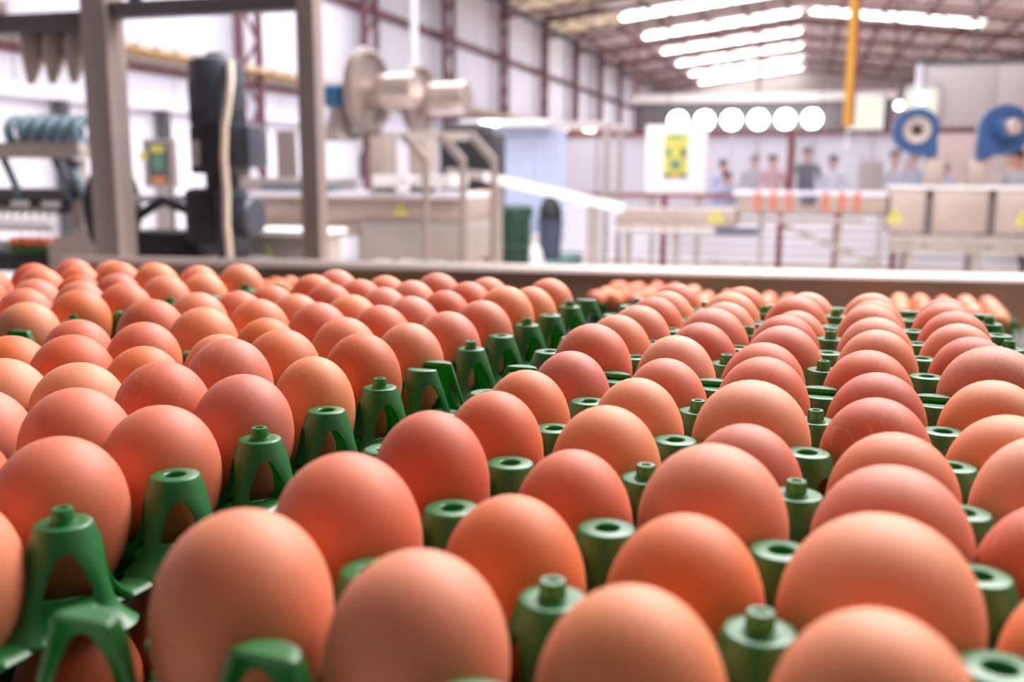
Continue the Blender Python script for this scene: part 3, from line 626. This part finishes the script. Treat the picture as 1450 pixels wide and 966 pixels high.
# ------------------------------------------------------------------ near frame, gear motor, left machine
def near_left():
    t = thing('machine_frame', 'tall stainless frame of square posts in front of the gear motor', 'frame', (-2.1, 3.2, 0))
    B().box(-2.585, -2.475, 3.15, 3.26, 0, 2.3, bev=.006).part('post', 'frame_steel', t)
    B().box(-1.715, -1.645, 3.16, 3.23, 0, 2.3, bev=.005).part('post', 'frame_steel', t)
    B().box(-2.475, -1.715, 3.17, 3.24, 1.90, 1.955, bev=.004).part('cross_beam', 'grey_dark', t)
    B().box(-3.6, -2.585, 3.17, 3.25, 1.865, 1.93, bev=.004).part('cross_beam', 'grey_dark', t)
    B().box(-3.6, -2.95, 3.05, 3.2, 1.93, 1.985, bev=.004).part('top_channel', 'frame_steel', t)
    B().box(-3.6, -3.5, 3.15, 3.25, 0, 2.3, bev=.005).part('post', 'beige_steel', t)
    B().box(-3.6, -1.645, 3.17, 3.24, 2.24, 2.3).part('cross_beam', 'steel_dull', t, 0)
    b = thing('valve', 'small blue valve on the cross beam right of the front post', 'valve', (-2.38, 3.2, 1.955))
    B().cyl((-2.38, 3.2, 1.955), (0, 0, 1), .025, .05).part('body', 'blue', b); B().box(-2.42, -2.34, 3.19, 3.21, 2.0, 2.012).part('handle', 'blue', b, 0)
    for k, (x, lab) in enumerate(((-2.90, 'left'), (-2.80, 'middle'), (-2.70, 'right'))):
        s_ = thing('suction_cup', f'grey tapered suction cup hanging under the dark beam, {lab} of three', 'suction cup', (x, 3.3, 1.86), 0, 'tapered suction cups')
        B().lathe([(0, 0), (.05, 0), (.052, -.06), (.04, -.10), (.022, -.16), (.012, -.19), (0, -.19)], (x, 3.28, 1.87), (.2, 0, 1), 18).part('cup', 'frame_steel', s_)
        B().cyl((x, 3.28, 1.865), (0, 0, 1), .055, .02, 18, .003).part('collar', 'grey_dark', s_)
    # gear motor
    x, y = -2.29, 3.56
    t = thing('gear_motor', 'dark blue grey gear motor standing upright behind the frame', 'motor', (x, y, 1.0))
    bm = B()
    bm.lathe([(0, 1.79), (.05, 1.79), (.055, 1.80), (.10, 1.785), (.107, 1.77), (.107, 1.60), (.102, 1.59), (.102, 1.53), (.07, 1.52), (0, 1.52)], (x, y, 0), seg=32); bm.part('fan_cowl', 'motor', t)
    for k in range(20):
        a = 2*PI*k/20
        B().bar((x+.104*math.cos(a), y+.104*math.sin(a), 1.535), (x+.104*math.cos(a), y+.104*math.sin(a), 1.70), .008, .012).part('fin', 'motor', t, 0)
    B().cyl((x, y, 1.785), (0, 0, 1), .04, .03).part('cap', 'motor', t)
    B().box(x-.08, x+.09, y-.09, y+.09, 1.34, 1.53, bev=.012).part('body', 'motor_dark', t)
    B().box(x-.07, x-.03, y-.097, y-.09, 1.37, 1.47, bev=.002).part('rating_plate', 'steel_dull', t)
    B().box(x+.09, x+.185, y-.08, y+.07, 1.365, 1.53, bev=.014).part('terminal_box', 'motor', t)
    B().cyl((x+.01, y, 1.28), (0, 0, 1), .068, .07).part('neck', 'motor_dark', t)
    B().box(x-.12, x+.03, y-.10, y+.08, 1.06, 1.285, bev=.03).part('gear_case', 'motor_dark', t)
    B().box(x+.03, x+.08, y-.10, y+.08, 1.0, 1.29, bev=.012).part('gear_case', 'motor', t)
    B().cyl((x+.08, y, 1.17), (1, 0, 0), .085, .08, bev=.012).part('output_flange', 'motor', t)
    B().box(x-.12, x+.16, y-.12, y+.12, .97, 1.0).part('foot_plate', 'grey_dark', t, 0)
    o = B().tube([(x+.105, y-.06, 1.77), (x+.13, y-.10, 1.70), (x+.125, y-.115, 1.62), (x+.105, y-.12, 1.52), (x+.095, y-.12, 1.40), (x+.10, y-.12, 1.28), (x+.095, y-.12, 1.14), (x+.10, y-.115, .98)], .015, seg=10).part('cable', 'cream', None)
    o['label'] = 'cream cable hanging down the front of the gear motor'; o['category'] = 'cable'
    # machine block under the motor with dark rollers
    t = thing('drive_unit', 'dark drive unit with a belt below the gear motor', 'machine', (-2.5, 3.65, 0))
    B().box(-2.80, -2.20, 3.52, 3.9, 0, .97, bev=.01).part('base', 'grey_dark', t)
    B().box(-2.80, -2.44, 3.56, 3.8, .97, 1.10, bev=.03).part('cover', 'black', t)
    B().tube([(-2.78, 3.6, 1.13), (-2.60, 3.6, 1.23), (-2.42, 3.6, 1.17)], .022).part('arm', 'motor_dark', t)
    B().bar((-2.85, 3.7, 1.23), (-2.42, 3.7, 1.235), .05, .03).part('white_ledge', 'partition', t, 0)
    t = thing('flywheel', 'near black drive wheel behind the front square post', 'wheel', (-2.86, 3.62, 1.19))
    d = (.97, .12, 0)
    B().lathe([(.12, -.03), (.18, -.03), (.195, -.02), (.195, .02), (.18, .03), (.12, .03), (.12, -.03)], (-2.86, 3.62, 1.19), d, 36).part('rim', 'motor_dark', t)
    B().cyl((-2.87, 3.63, 1.19), d, .045, .06).part('hub', 'steel_dull', t)
    for k in range(5):
        a = 2*PI*k/5; q = axis_m((-2.86, 3.62, 1.19), d) @ Vector((.11*math.cos(a), .11*math.sin(a), 0)); B().bar((-2.86, 3.62, 1.19), q, .03, .02).part('spoke', 'bluegrey', t, 0)
    # sloping steel guard and grey box
    t = thing('end_plate', 'sloping grey steel plate left of the front square post', 'plate', (-3.05, 3.55, 0))
    b = B(); vs = [(-3.20, 3.6, .3), (-2.78, 3.5, .3), (-2.78, 3.5, .98), (-2.96, 3.54, 1.12), (-3.20, 3.6, 1.03)]
    A = [b.bm.verts.new(v) for v in vs]; D = [b.bm.verts.new((v[0], v[1]+.02, v[2])) for v in vs]; b.bm.faces.new(A); b.bm.faces.new(D[::-1])
    for i in range(5): b.bm.faces.new((A[i], A[(i+1) % 5], D[(i+1) % 5], D[i]))
    b.part('plate', 'beige_steel', t, 0)
    for x_ in (-3.15, -2.83): B().box(x_, x_+.04, 3.56, 3.6, 0, .4).part('leg', 'steel_dull', t, 0)
    t = thing('control_box', 'pale grey box with a white lid right of the gear motor', 'box', (-2.3, 4.05, 0))
    B().box(-2.45, -2.10, 3.95, 4.25, .5, 1.07, bev=.006).part('body', 'steel_dull', t)
    B().box(-2.47, -2.08, 3.93, 4.27, 1.07, 1.09).part('lid', 'white', t, 0)
    B().box(-2.36, -2.2, 4.0, 4.2, 0, .5).part('pedestal', 'steel_dull', t, 0)
    triangle_sign(-2.32, 3.945, .965, .035, 'yellow warning triangle on the pale box right of the gear motor')
    t = thing('operator_console', 'grey control panel with a coloured screen on the far left', 'panel', (-5.65, 7.9, 0))
    B().box(-5.86, -5.52, 7.86, 7.90, 1.2, 1.64, bev=.008).part('case', 'steel_dull', t)
    s_ = B().box(-5.80, -5.58, 7.85, 7.86, 1.24, 1.60).part('screen_print', 'dark_ink', t, 0)
    B().box(-5.76, -5.62, 7.845, 7.85, 1.52, 1.58).part('print_block', 'yellow', s_, 0); B().box(-5.74, -5.64, 7.845, 7.85, 1.36, 1.50).part('print_block', 'green_ink', s_, 0)
    B().box(-5.76, -5.62, 7.845, 7.85, 1.25, 1.30).part('print_block', 'orange_ink', s_, 0); B().box(-5.89, -5.80, 7.845, 7.86, 1.45, 1.52).part('tag', 'yellow', s_, 0)
    B().box(-5.75, -5.63, 7.86, 7.9, 0, 1.2).part('pedestal', 'steel_dull', t, 0)
    t = thing('wall_cabinet', 'brown grey cabinet between the gear motor and the second post', 'cabinet', (-4.5, 8.3, 0))
    B().box(-4.68, -4.50, 8.2, 8.26, 1.15, 1.72, bev=.01).part('body', 'frame_steel', t); B().box(-4.67, -4.51, 8.18, 8.2, 1.18, 1.70).part('door', 'frame_steel', t, 0)
    B().box(-4.64, -4.54, 8.2, 8.26, 0, 1.15).part('pedestal', 'steel_dull', t, 0)
    # egg packer at the left edge
    t = thing('egg_packer', 'egg packing head with hoses and suction cups at the left edge', 'machine', (-3.4, 3.8, 0))
    B().box(-4.3, -3.05, 3.66, 3.74, 1.405, 1.475, bev=.005).part('beam', 'steel_dull', t)
    B().box(-4.3, -3.10, 3.70, 3.9, 1.22, 1.27, bev=.005).part('lower_beam', 'grey_dark', t)
    B().box(-4.3, -3.20, 3.70, 3.8, 1.16, 1.22, bev=.005).part('cup_bar', 'motor_dark', t)
    B().box(-4.3, -3.08, 3.62, 4.3, .9, .985, bev=.005).part('bed', 'motor_dark', t)
    for k in range(6):
        xx = -3.42+.07*k
        B().tube([(xx, 3.72+.06*math.cos(a), 1.52+.055*math.sin(a)) for a in [2*PI*i/18 for i in range(18)]], .022, seg=8, closed=True).part('hose_loop', 'bluegrey', t)
    for xx in (-3.72, -3.45, -3.17, -3.10):
        B().tube([(xx-.05, 3.7, 1.41), (xx-.01, 3.69, 1.35), (xx+.02, 3.69, 1.28), (xx+.03, 3.7, 1.22)], .018, seg=8).part('hose', 'bluegrey', t)
    for xx in (-3.25, -3.42): B().box(xx-.04, xx+.05, 3.68, 3.72, 1.19, 1.215, bev=.004).part('clip', 'white', t)
    for k in range(12):
        xx = -3.215-.05*k
        B().lathe([(0, .06), (.012, .06), (.013, .03), (.022, .02), (.021, .0), (.015, -.02), (0, -.02)], (xx, 3.64, 1.10), seg=14).part('suction_cup', 'white', t)
        B().tube([(xx, 3.64, 1.16), (xx, 3.70, 1.19)], .008, seg=6).part('cup_stem', 'steel_dull', t)
    for xx in (-4.25, -3.14):
        for yy in (3.70, 4.2): B().box(xx, xx+.05, yy, yy+.05, 0, 1.40 if yy < 4 else .9).part('leg', 'steel_dull', t, 0)
near_left()
# ------------------------------------------------------------------ egg trays (tray units: 1 = one cell = 50 mm)
U = 0.05; AX = 0.9563; TH = -0.063625
CAM_T = Vector((3.2456, -3.2036, 1.9798))
ROT = Matrix.Rotation(TH, 3, 'Z')
def tw(x, y, z): return ROT @ ((Vector((x, y, z))-CAM_T)*U) + Vector((0, 0, CAM_H))
ZS = [-.015, -.055, -.10, -.135, -.138, -.145, -.158, -.178, -.21, -.25, -.30, -.36, -.42, -.48, -.53, -.57, -.59]
def leg_r(z):
    if z > -.44: return .166+.36*(-z-.015)
    k = (-.44-z)/.15; return .319+.125*k**1.5
def leg_a(z):
    if z >= -.135: return PI/4
    k = min(1, (-z-.135)/.20); return math.radians(45-30*max(0, k)**.36+(10*(max(0, -z-.42)/.18)**2))
def tower_bm(half=False, hole=True):
    bm = bmesh.new()
    legs = [(0, -1, 1), (PI/2, -1, 1), (PI, -1, 1), (3*PI/2, -1, 1)] if not half else [(0, 0, 1), (PI/2, -1, 1), (PI, -1, 0)]
    for ax, lo, hi in legs:
        n = 6 if hi-lo == 2 else 3; prev = None
        for z in ZS:
            r = leg_r(z); a = leg_a(z); row = []
            for i in range(n+1):
                t = lo+(hi-lo)*i/n; th = ax+t*a
                rr = r*(1-.10*min(1, max(0, (-z-.1)/.3))*t*t)
                row.append(bm.verts.new((rr*math.cos(th), rr*math.sin(th), z)))
            if prev:
                for i in range(n): bm.faces.new((prev[i], row[i], row[i+1], prev[i+1]))
            prev = row
    n = 24 if not half else 12; full = 2*PI if not half else PI
    rings = []
    prof = [(.166, -.015), (.162, -.006), (.150, 0)]
    if hole and not half: prof += [(.078, 0), (.070, -.008), (.066, -.10), (.001, -.10)]
    else: prof += [(.11, -.004 if not half else 0), (.001, -.004 if not half else 0)]
    for r, z in prof:
        rings.append([bm.verts.new((r*math.cos(full*k/n), r*math.sin(full*k/n), z)) for k in range(n if not half else n+1)])
    for A, Bq in zip(rings, rings[1:]):
        for k in range(n): bm.faces.new((A[k], A[(k+1) % len(A)], Bq[(k+1) % len(Bq)], Bq[k]))
    bmesh.ops.remove_doubles(bm, verts=bm.verts, dist=.004)
    if half:
        for v in bm.verts: v.co.y = .035+v.co.y*.93
    bmesh.ops.recalc_face_normals(bm, faces=bm.faces)
    top = max(bm.faces, key=lambda f: f.calc_center_median().z-(10 if abs(f.normal.z) < .7 else 0))
    if top.normal.z < 0: bmesh.ops.reverse_faces(bm, faces=bm.faces)
    return bm
def shell(bm, thick):
    me = bpy.data.meshes.new('tmp'); bm.to_mesh(me); bm.free(); o = bpy.data.objects.new('tmp', me); C.objects.link(o)
    s = o.modifiers.new('s', 'SOLIDIFY'); s.thickness = thick; s.offset = -1; s.use_even_offset = False
    me2 = bpy.data.meshes.new_from_object(o.evaluated_get(bpy.context.evaluated_depsgraph_get())); bpy.data.objects.remove(o)
    b2 = bmesh.new(); b2.from_mesh(me2); return b2
def pin_bm():
    bm = bmesh.new(); add_lathe(bm, [(.078, -.006), (.075, .006), (.066, .008), (.064, .075), (.058, .086), (.034, .086), (.030, .074), (0, .074)], 20); return bm
def saddle(bm, pts, ax):
    t = bmesh.new(); add_tube(t, pts, .042, 12); c = pts[0][ax]
    for v in t.verts: v.co[ax] = c+(v.co[ax]-c)*2.9
    me = bpy.data.meshes.new('t'); t.to_mesh(me); t.free(); bm.from_mesh(me); bpy.data.meshes.remove(me)
def base_bm(stems):
    bm = bmesh.new()
    for i in range(5):
        for j in range(6):
            add_lathe(bm, [(.470, -.60), (.455, -.625), (.42, -.70), (.35, -.80), (.25, -.89), (.14, -.94), (.12, -.945)], 20, Matrix.Translation(((i+.5)*AX, j+.5, 0)) @ Matrix.Diagonal((AX, 1, 1, 1)))
    bmesh.ops.recalc_face_normals(bm, faces=bm.faces)
    bm = shell(bm, .03)
    for i in range(6): saddle(bm, [(i*AX, .04+5.92*k/48, -.600+.02*math.cos(2*PI*k/8)) for k in range(49)], 0)
    for j in range(7):
        y = min(max(j, .04), 5.96); saddle(bm, [(5*AX*k/40, y, -.600+.02*math.cos(2*PI*k/8)) for k in range(41)], 1)
    if stems:
        for i, j in ((1, 1), (4, 1), (1, 5), (4, 5)):
            add_tube(bm, [(i*AX, j, -.62), (i*AX, j, -1.2)], .05, 8)
    return bm
def sc(bm): bm.transform(Matrix.Diagonal((U, U, U, 1))); return bm
T_HOLE = to_mesh('peg_tower', sc(shell(tower_bm(False, True), .032)), M['green'], 42)
T_PLAIN = to_mesh('peg_tower', sc(shell(tower_bm(False, False), .032)), M['green'], 42)
T_HALF = to_mesh('half_tower', sc(shell(tower_bm(True, False), .032)), M['green'], 42)
PIN = to_mesh('pin', sc(pin_bm()), M['green'], 42)
BASE = to_mesh('cell_base', sc(base_bm(True)), M['green'], 42)
def is_pin(i, j): return i in (2, 3, 5) and j % 2 == 1
def cells():
    for i in range(6):
        for j in range(7):
            if j in (0, 6): yield i, j, T_HALF, (0 if j == 0 else PI), False
            else: yield i, j, (T_PLAIN if is_pin(i, j) else T_HOLE), 0, is_pin(i, j)
def merged(stems):
    bm = base_bm(stems); sc(bm)
    for i, j, me, rz, pin in cells():
        t = bmesh.new(); t.from_mesh(me); t.transform(Matrix.Translation((i*AX*U, j*U, 0)) @ Matrix.Rotation(rz, 4, 'Z')); tm = bpy.data.meshes.new('t'); t.to_mesh(tm); t.free(); bm.from_mesh(tm)
        if pin: p = bmesh.new(); p.from_mesh(PIN); p.transform(Matrix.Translation((i*AX*U, j*U, 0))); p.to_mesh(tm); p.free(); bm.from_mesh(tm)
        bpy.data.meshes.remove(tm)
    return to_mesh('egg_tray', bm, M['green'], 42)
TRAY_STEM, TRAY_FLAT = merged(True), merged(False)
def tray_detailed(label, o, rz):
    t = thing('egg_tray', label, 'egg tray', tw(*o), TH+rz, 'top egg trays of the stacks')
    obj('cell_base', BASE, t)
    for i, j, me, r, pin in cells():
        p = obj('half_tower' if me is T_HALF else 'peg_tower', me, t, (i*AX*U, j*U, 0), (0, 0, r))
        if pin: obj('pin', PIN, p)
    return t
def tray_simple(label, o, rz, me, group):
    t = obj('egg_tray', me, None, tw(*o), (0, 0, TH+rz), label=label, category='egg tray', group=group); return t
LX, LZ, LY, LY2 = -1.163, -0.0658, 1.1187, 6.2786
TR = {'T1': ((0, 0, 0), 0), 'T2': ((-.0422+.011+.0001, -.0276+7-1-2.5*AX*.011, .0509), .0111),
      'LA': ((LX-5*AX, LY-1, LZ), .0008), 'LB': ((LX-5*AX, LY-1+LY2, LZ), .0008), 'LD': ((LX-10*AX-1.16, LY-1+LY2, LZ), .0008)}
TN = {'T1': 'front right tray', 'T2': 'back right tray', 'LA': 'front left tray', 'LB': 'middle back tray', 'LD': 'far left back tray'}
for k, (o, rz) in TR.items():
    lab = {'T1': 'green plastic egg tray at the front right, nearest the camera', 'T2': 'green plastic egg tray at the back right, behind the nearest one',
           'LA': 'green plastic egg tray at the front left with exposed towers along its edge', 'LB': 'green plastic egg tray at the middle back, behind the front left tray',
           'LD': 'green plastic egg tray at the far left back beyond the others'}[k]
    tray_detailed(lab, o, rz)
    tray_simple(f'green plastic egg tray stacked directly below the {TN[k]}', (o[0], o[1], o[2]-1.2), rz, TRAY_STEM, 'lower egg trays of the stacks')

# eggs : fitted shift along the row (mm), height (mm) and girth of every egg in view
EGG_FIT = {
 'T1': {(0,0):(2.0,-0.8,0.98), (1,0):(0.2,-4.0,0.95), (2,0):(0.9,-5.2,0.92), (3,0):(-0.2,-2.5,0.92), (4,1):(-0.3,-9.2,1.00), (4,2):(-2.9,-8.2,0.95), (0,1):(2.4,-0.3,0.98), (1,1):(4.8,-7.1,0.90), (2,1):(2.5,-6.5,0.93), (3,1):(0.7,-0.5,1.07), (0,2):(4.9,0.4,0.90), (1,2):(6.0,-8.0,0.88), (2,2):(1.9,-1.3,1.02), (3,2):(4.3,-2.6,1.02), (0,3):(7.3,-3.0,0.88), (1,3):(3.6,-4.7,0.93), (2,3):(5.1,-7.1,0.93), (3,3):(5.4,-5.7,0.98), (4,3):(1.5,-2.3,1.00), (0,4):(3.2,-4.1,0.88), (1,4):(3.7,-4.2,0.88), (2,4):(1.2,-1.6,1.05), (3,4):(-0.6,-4.7,0.95), (4,4):(-3.9,-7.0,1.00), (0,5):(7.0,-4.6,0.90), (1,5):(4.6,-4.8,0.90), (2,5):(-0.3,-0.9,0.95), (3,5):(-1.0,-4.4,0.95), (4,5):(-4.1,-4.1,0.98)},
 'T2': {(0,0):(6.6,1.7,0.95), (0,1):(8.3,-0.6,0.90), (0,2):(8.7,-1.2,0.93), (0,3):(8.5,-1.8,0.93), (0,4):(8.0,-3.6,0.93), (0,5):(4.8,-3.3,0.95), (1,0):(2.3,-1.8,0.93), (1,1):(7.2,-2.4,0.93), (1,2):(6.0,-0.7,1.00), (1,3):(6.8,-3.1,0.93), (1,4):(3.5,-2.1,0.97), (1,5):(6.5,-4.0,0.93), (2,0):(-3.5,-2.5,0.95), (2,1):(2.5,-1.4,0.97), (2,2):(-0.7,-2.4,0.95), (2,3):(3.4,-6.4,0.90), (2,4):(-0.9,-2.9,1.00), (2,5):(3.9,-6.1,0.95), (3,0):(-2.6,-3.3,0.97), (3,1):(1.6,-1.0,0.95), (3,2):(0.9,-1.2,0.97), (3,3):(-1.3,-0.2,0.95), (3,4):(0.3,-3.5,0.95), (3,5):(-0.9,-4.5,0.97), (4,0):(2.6,1.6,1.08), (4,1):(-2.1,-1.9,0.95), (4,2):(-3.9,-2.2,0.95), (4,3):(-2.7,-1.7,0.97), (4,4):(-4.0,-2.7,0.97), (4,5):(-1.6,-5.8,0.95)},
 'LA': {(0,0):(2.7,-11.8,1.00), (0,1):(-2.2,-7.5,1.00), (0,2):(-2.3,-8.1,1.00), (0,3):(-1.7,-5.8,0.97), (0,4):(2.1,-6.8,0.88), (0,5):(0.5,-3.4,0.93), (1,1):(-3.6,-8.9,1.00), (1,2):(4.8,-5.1,1.00), (1,3):(4.5,-3.3,0.97), (1,4):(2.7,-1.1,0.97), (1,5):(-0.2,-4.0,0.97), (2,2):(2.0,-9.2,1.00), (2,3):(4.9,-7.3,1.00), (2,4):(0.1,-8.0,0.93), (2,5):(7.5,-9.5,0.93), (3,3):(7.4,-8.6,1.00), (3,4):(2.1,-5.1,1.00), (3,5):(4.2,-5.5,0.97), (4,4):(8.3,-8.3,0.97), (4,5):(5.2,-6.7,0.95)},
 'LB': {(0,0):(-3.9,-6.9,0.93), (0,1):(-1.5,-6.9,0.95), (0,2):(1.4,-5.8,0.95), (0,3):(-1.7,-1.6,0.97), (0,4):(2.2,-7.4,0.90), (0,5):(-1.5,-5.9,0.95), (1,0):(1.6,-6.4,0.95), (1,1):(-0.7,-5.3,0.95), (1,2):(-2.8,-5.2,0.95), (1,3):(-0.6,-6.8,0.93), (1,4):(-2.2,-5.6,0.93), (1,5):(-6.6,-7.0,0.93), (2,0):(-3.0,-9.2,0.93), (2,1):(1.9,-5.8,0.97), (2,2):(-1.5,-6.4,0.95), (2,3):(-2.1,-6.7,0.93), (2,4):(-2.9,-6.5,0.93), (2,5):(-4.1,-5.2,1.00), (3,0):(-2.8,-5.2,1.00), (3,1):(3.3,-5.7,0.97), (3,2):(0.3,-8.0,0.95), (3,3):(-1.8,-5.6,0.95), (3,4):(-2.5,-7.3,0.95), (3,5):(-4.6,-9.2,0.95), (4,0):(4.4,-2.3,1.00), (4,1):(1.6,-3.6,0.97), (4,2):(-0.7,-8.1,0.95), (4,3):(-5.0,-9.2,0.95), (4,4):(2.1,-5.4,0.95), (4,5):(-4.8,-5.9,0.97)},
 'LD': {(0,0):(6.3,-9.4,1.00), (0,1):(4.7,-6.2,1.00), (0,2):(1.8,-6.8,1.00), (0,3):(-0.7,-5.6,0.97), (0,4):(-0.3,-8.5,0.97), (0,5):(0.2,-4.8,1.00), (1,1):(1.8,-7.3,0.97), (1,2):(5.1,-7.1,0.95), (1,3):(-0.2,-5.7,0.93), (1,4):(-2.2,-1.3,0.97), (1,5):(3.2,-7.8,0.95), (2,2):(7.1,-7.3,0.97), (2,3):(5.1,-8.7,0.95), (2,4):(2.7,-2.0,0.97), (3,3):(9.6,-4.4,0.95), (3,4):(5.5,-6.8,0.95)},
}

def egg_mesh(m):
    bm = bmesh.new(); n = 26
    add_lathe(bm, [(.435*U*math.sin(PI*i/n)*(1+.10*math.cos(PI*i/n)) if 0 < i < n else 0, .58*U*math.cos(PI*i/n)) for i in range(n+1)], 44)
    return to_mesh('egg', bm, m, 180)
EM = {k: egg_mesh(m) for k, m in EGGS.items()}
SPECIAL = {('LA', 0, 5): 'speckled brown', ('LA', 1, 3): 'scratched rosy', ('LA', 1, 4): 'scratched rosy', ('T2', 4, 0): 'speckled brown', ('LB', 4, 0): 'speckled brown',
           ('T1', 3, 4): 'scratched rosy', ('T1', 1, 0): 'orange brown', ('T1', 3, 1): 'pale tan', ('T1', 0, 0): 'orange brown', ('T1', 2, 0): 'pale tan', ('T1', 3, 0): 'pale tan',
           ('T1', 1, 3): 'pale tan', ('T1', 2, 1): 'orange brown', ('LA', 0, 4): 'pale tan', ('LB', 0, 3): 'pale tan', ('LA', 2, 3): 'pale tan', ('LB', 3, 0): 'pale tan',
           ('T1', 4, 3): 'pale tan', ('T1', 4, 4): 'pale tan', ('T1', 0, 2): 'deep reddish', ('T1', 0, 1): 'rosy brown', ('T1', 3, 3): 'orange brown', ('T1', 1, 2): 'rosy brown',
           ('T1', 2, 2): 'orange brown', ('T1', 3, 2): 'rosy brown', ('T1', 4, 2): 'scratched rosy', ('LB', 2, 5): 'deep reddish', ('LA', 0, 1): 'rosy brown', ('LA', 0, 2): 'rosy brown', ('LB', 2, 3): 'rosy brown', ('LB', 1, 4): 'rosy brown'}
ORD = ['first', 'second', 'third', 'fourth', 'fifth', 'sixth']
CR = Vector((math.cos(.3518), math.sin(.3518), 0))
def egg(key, label, p, wd, group, tilt=6, adj=None):
    o = obj('egg', EM[key], None, tw(*p), (math.radians(random.uniform(-tilt, tilt)), math.radians(random.uniform(-tilt, tilt)), random.uniform(0, 6.28)))
    o.scale = (wd, wd, 1); o['label'] = label; o['category'] = 'egg'; o['group'] = group
    return o
KEYS = ['orange brown', 'orange brown', 'rosy brown', 'rosy brown', 'pale tan', 'deep reddish']
for t, (o, rz) in TR.items():
    right = t in ('T1', 'T2')
    for i in range(5):
        for j in range(6):
            dx, dz, wd = EGG_FIT[t].get((i, j), (0, -4 if right else -6.5, .96))
            lx = (i+.5)*AX if right else (4.5-i)*AX
            c, s = math.cos(rz), math.sin(rz)
            p = Vector((o[0]+c*lx-s*(j+.5), o[1]+s*lx+c*(j+.5), -.16+dz/50)) + CR*(dx/50)
            key = SPECIAL.get((t, i, j)) or random.choice(KEYS)
            egg(key, f'{key} egg, {TN[t]}, {ORD[j]} row from front, {ORD[i]} from {"left" if right else "right"}', p, wd, f'eggs in the {TN[t]}', 4)
# eggs showing in the open edge of the trays one layer down
for t, n in (('LA', 6), ('T1', 4), ('LB', 3)):
    o, rz = TR[t]
    for j in range(n):
        lx = .5*AX if t == 'T1' else 4.5*AX
        egg(KEYS[(j*3) % 6], f'shaded brown egg in the tray below the {TN[t]}, {ORD[j]} along its open edge', (o[0]+lx, o[1]+j+.5, o[2]-1.2-.30), .96, 'eggs in the lower trays', 3)
# far trays against the steel guard
FAR = [('right', 3.95, 41.6, range(5), range(6)), ('centre', -9.6, 41.4, range(5), range(6)), ('centre right', -4.72, 42.2, range(5), range(3)), ('left', -27.3, 39.4, range(5), range(3))]
ZF = -4.02
for nm, x0, y0, ii, jj in FAR:
    tray_simple(f'distant blurred green egg tray against the steel guard, {nm} one', (x0, y0, ZF), 0, TRAY_FLAT, 'distant egg trays')
    for i in ii:
        for j in jj:
            egg(random.choice(KEYS), f'small distant egg, {nm} far tray, {ORD[j]} row from front, {ORD[i]} from left', (x0+(i+.5)*AX, y0+j+.5, ZF-.16+random.uniform(-.05, .1)), .98, 'eggs in the distant trays', 8)
# tray on the egg packer
pk = obj('egg_tray', TRAY_FLAT, None, (-3.43, 3.60, 1.034), (0, 0, 0), label='green egg tray of brown eggs under the white suction cups', category='egg tray', group='egg packer trays')
for j in range(2):
    for i in range(5):
        o = obj('egg', EM['deep reddish' if (i+j) % 2 else 'rosy brown'], None, (-3.43+(i+.5)*AX*U, 3.60+(j+.5)*U, 1.034-.004), (0, 0, i), label=f'brown egg under the white suction cups, {ORD[j]} row, {ORD[i]} from the left', category='egg', group='eggs on the packer')

# ------------------------------------------------------------------ infeed table, belt and steel guard
def tray_frame_box(b, x0, x1, y0, y1, z0, z1, **k):
    n = len(b.bm.verts); bb = bmesh.new(); add_box(bb, x0, x1, y0, y1, z0, z1, k.get('bev', 0))
    for v in bb.verts: v.co = tw(*v.co)
    me = bpy.data.meshes.new('t'); bb.to_mesh(me); bb.free(); b.bm.from_mesh(me); bpy.data.meshes.remove(me); return b
def supports():
    t = thing('infeed_table', 'dark steel table carrying the front stacks of egg trays', 'table', tw(-3, 6, -26.9))
    tray_frame_box(B(), -13, 6.2, -.6, 14.5, -3.2, -2.42).part('top', 'belt', t, 0)
    for x in (-12, 5):
        for y in (0.2, 13.4): tray_frame_box(B(), x, x+.8, y, y+.8, -28.97, -3.2).part('leg', 'steel_dull', t, 0)
    t = thing('accumulation_belt', 'dark conveyor belt bed carrying the distant egg trays', 'conveyor', tw(-8, 32, -28))
    tray_frame_box(B(), -33, 14, 15.2, 46.5, -5.6, -5.0).part('belt', 'belt', t, 0)
    tray_frame_box(B(), 14, 14.5, 15.2, 46.5, -6.5, -3.6).part('side_frame', 'steel_dull', t, 0)
    for x in (-30, 12):
        for y in (18, 45): tray_frame_box(B(), x, x+1, y, y+1, -28.97, -5.6).part('leg', 'steel_dull', t, 0)
    t = thing('steel_guard', 'brushed steel guard sheet with a folded bright lip behind the eggs', 'guard', (-.7, 2.77, .9))
    A, D = Vector((-2.25, 2.575, 0)), Vector((1.0, 2.975, 0)); dr = (D-A).normalized(); nr = Vector((-dr.y, dr.x, 0))
    b = B()
    def strip(pts):
        vs = [[b.bm.verts.new(Q+nr*o+Vector((0, 0, z))) for o, z in pts] for Q in (A, D)]
        n = len(pts)
        for i in range(n): b.bm.faces.new((vs[0][i], vs[0][(i+1) % n], vs[1][(i+1) % n], vs[1][i]))
        b.bm.faces.new(vs[0][::-1]); b.bm.faces.new(vs[1])
    strip([(0, .80), (0, 1.066), (.003, 1.066), (.003, .80)]); b.part('sheet', 'guard', t, 0)
    b = B(); strip([(-.002, 1.064), (.006, 1.076), (.022, 1.084), (.040, 1.086), (.040, 1.082), (.022, 1.079), (.009, 1.072), (.003, 1.062)]); b.part('lip', 'frame_steel', t, 60)
    for k in range(3):
        q = A+dr*(.5+1.15*k); B().box(q.x-.03, q.x+.03, q.y+.01, q.y+.05, 0, 1.05).part('bracket', 'steel_dull', t, 0)
    q = A+dr*1.93; B().cyl((q.x, q.y+.001, 1.035), -nr, .010, .006, 12, .002).part('bolt', 'grey_dark', t)
supports()
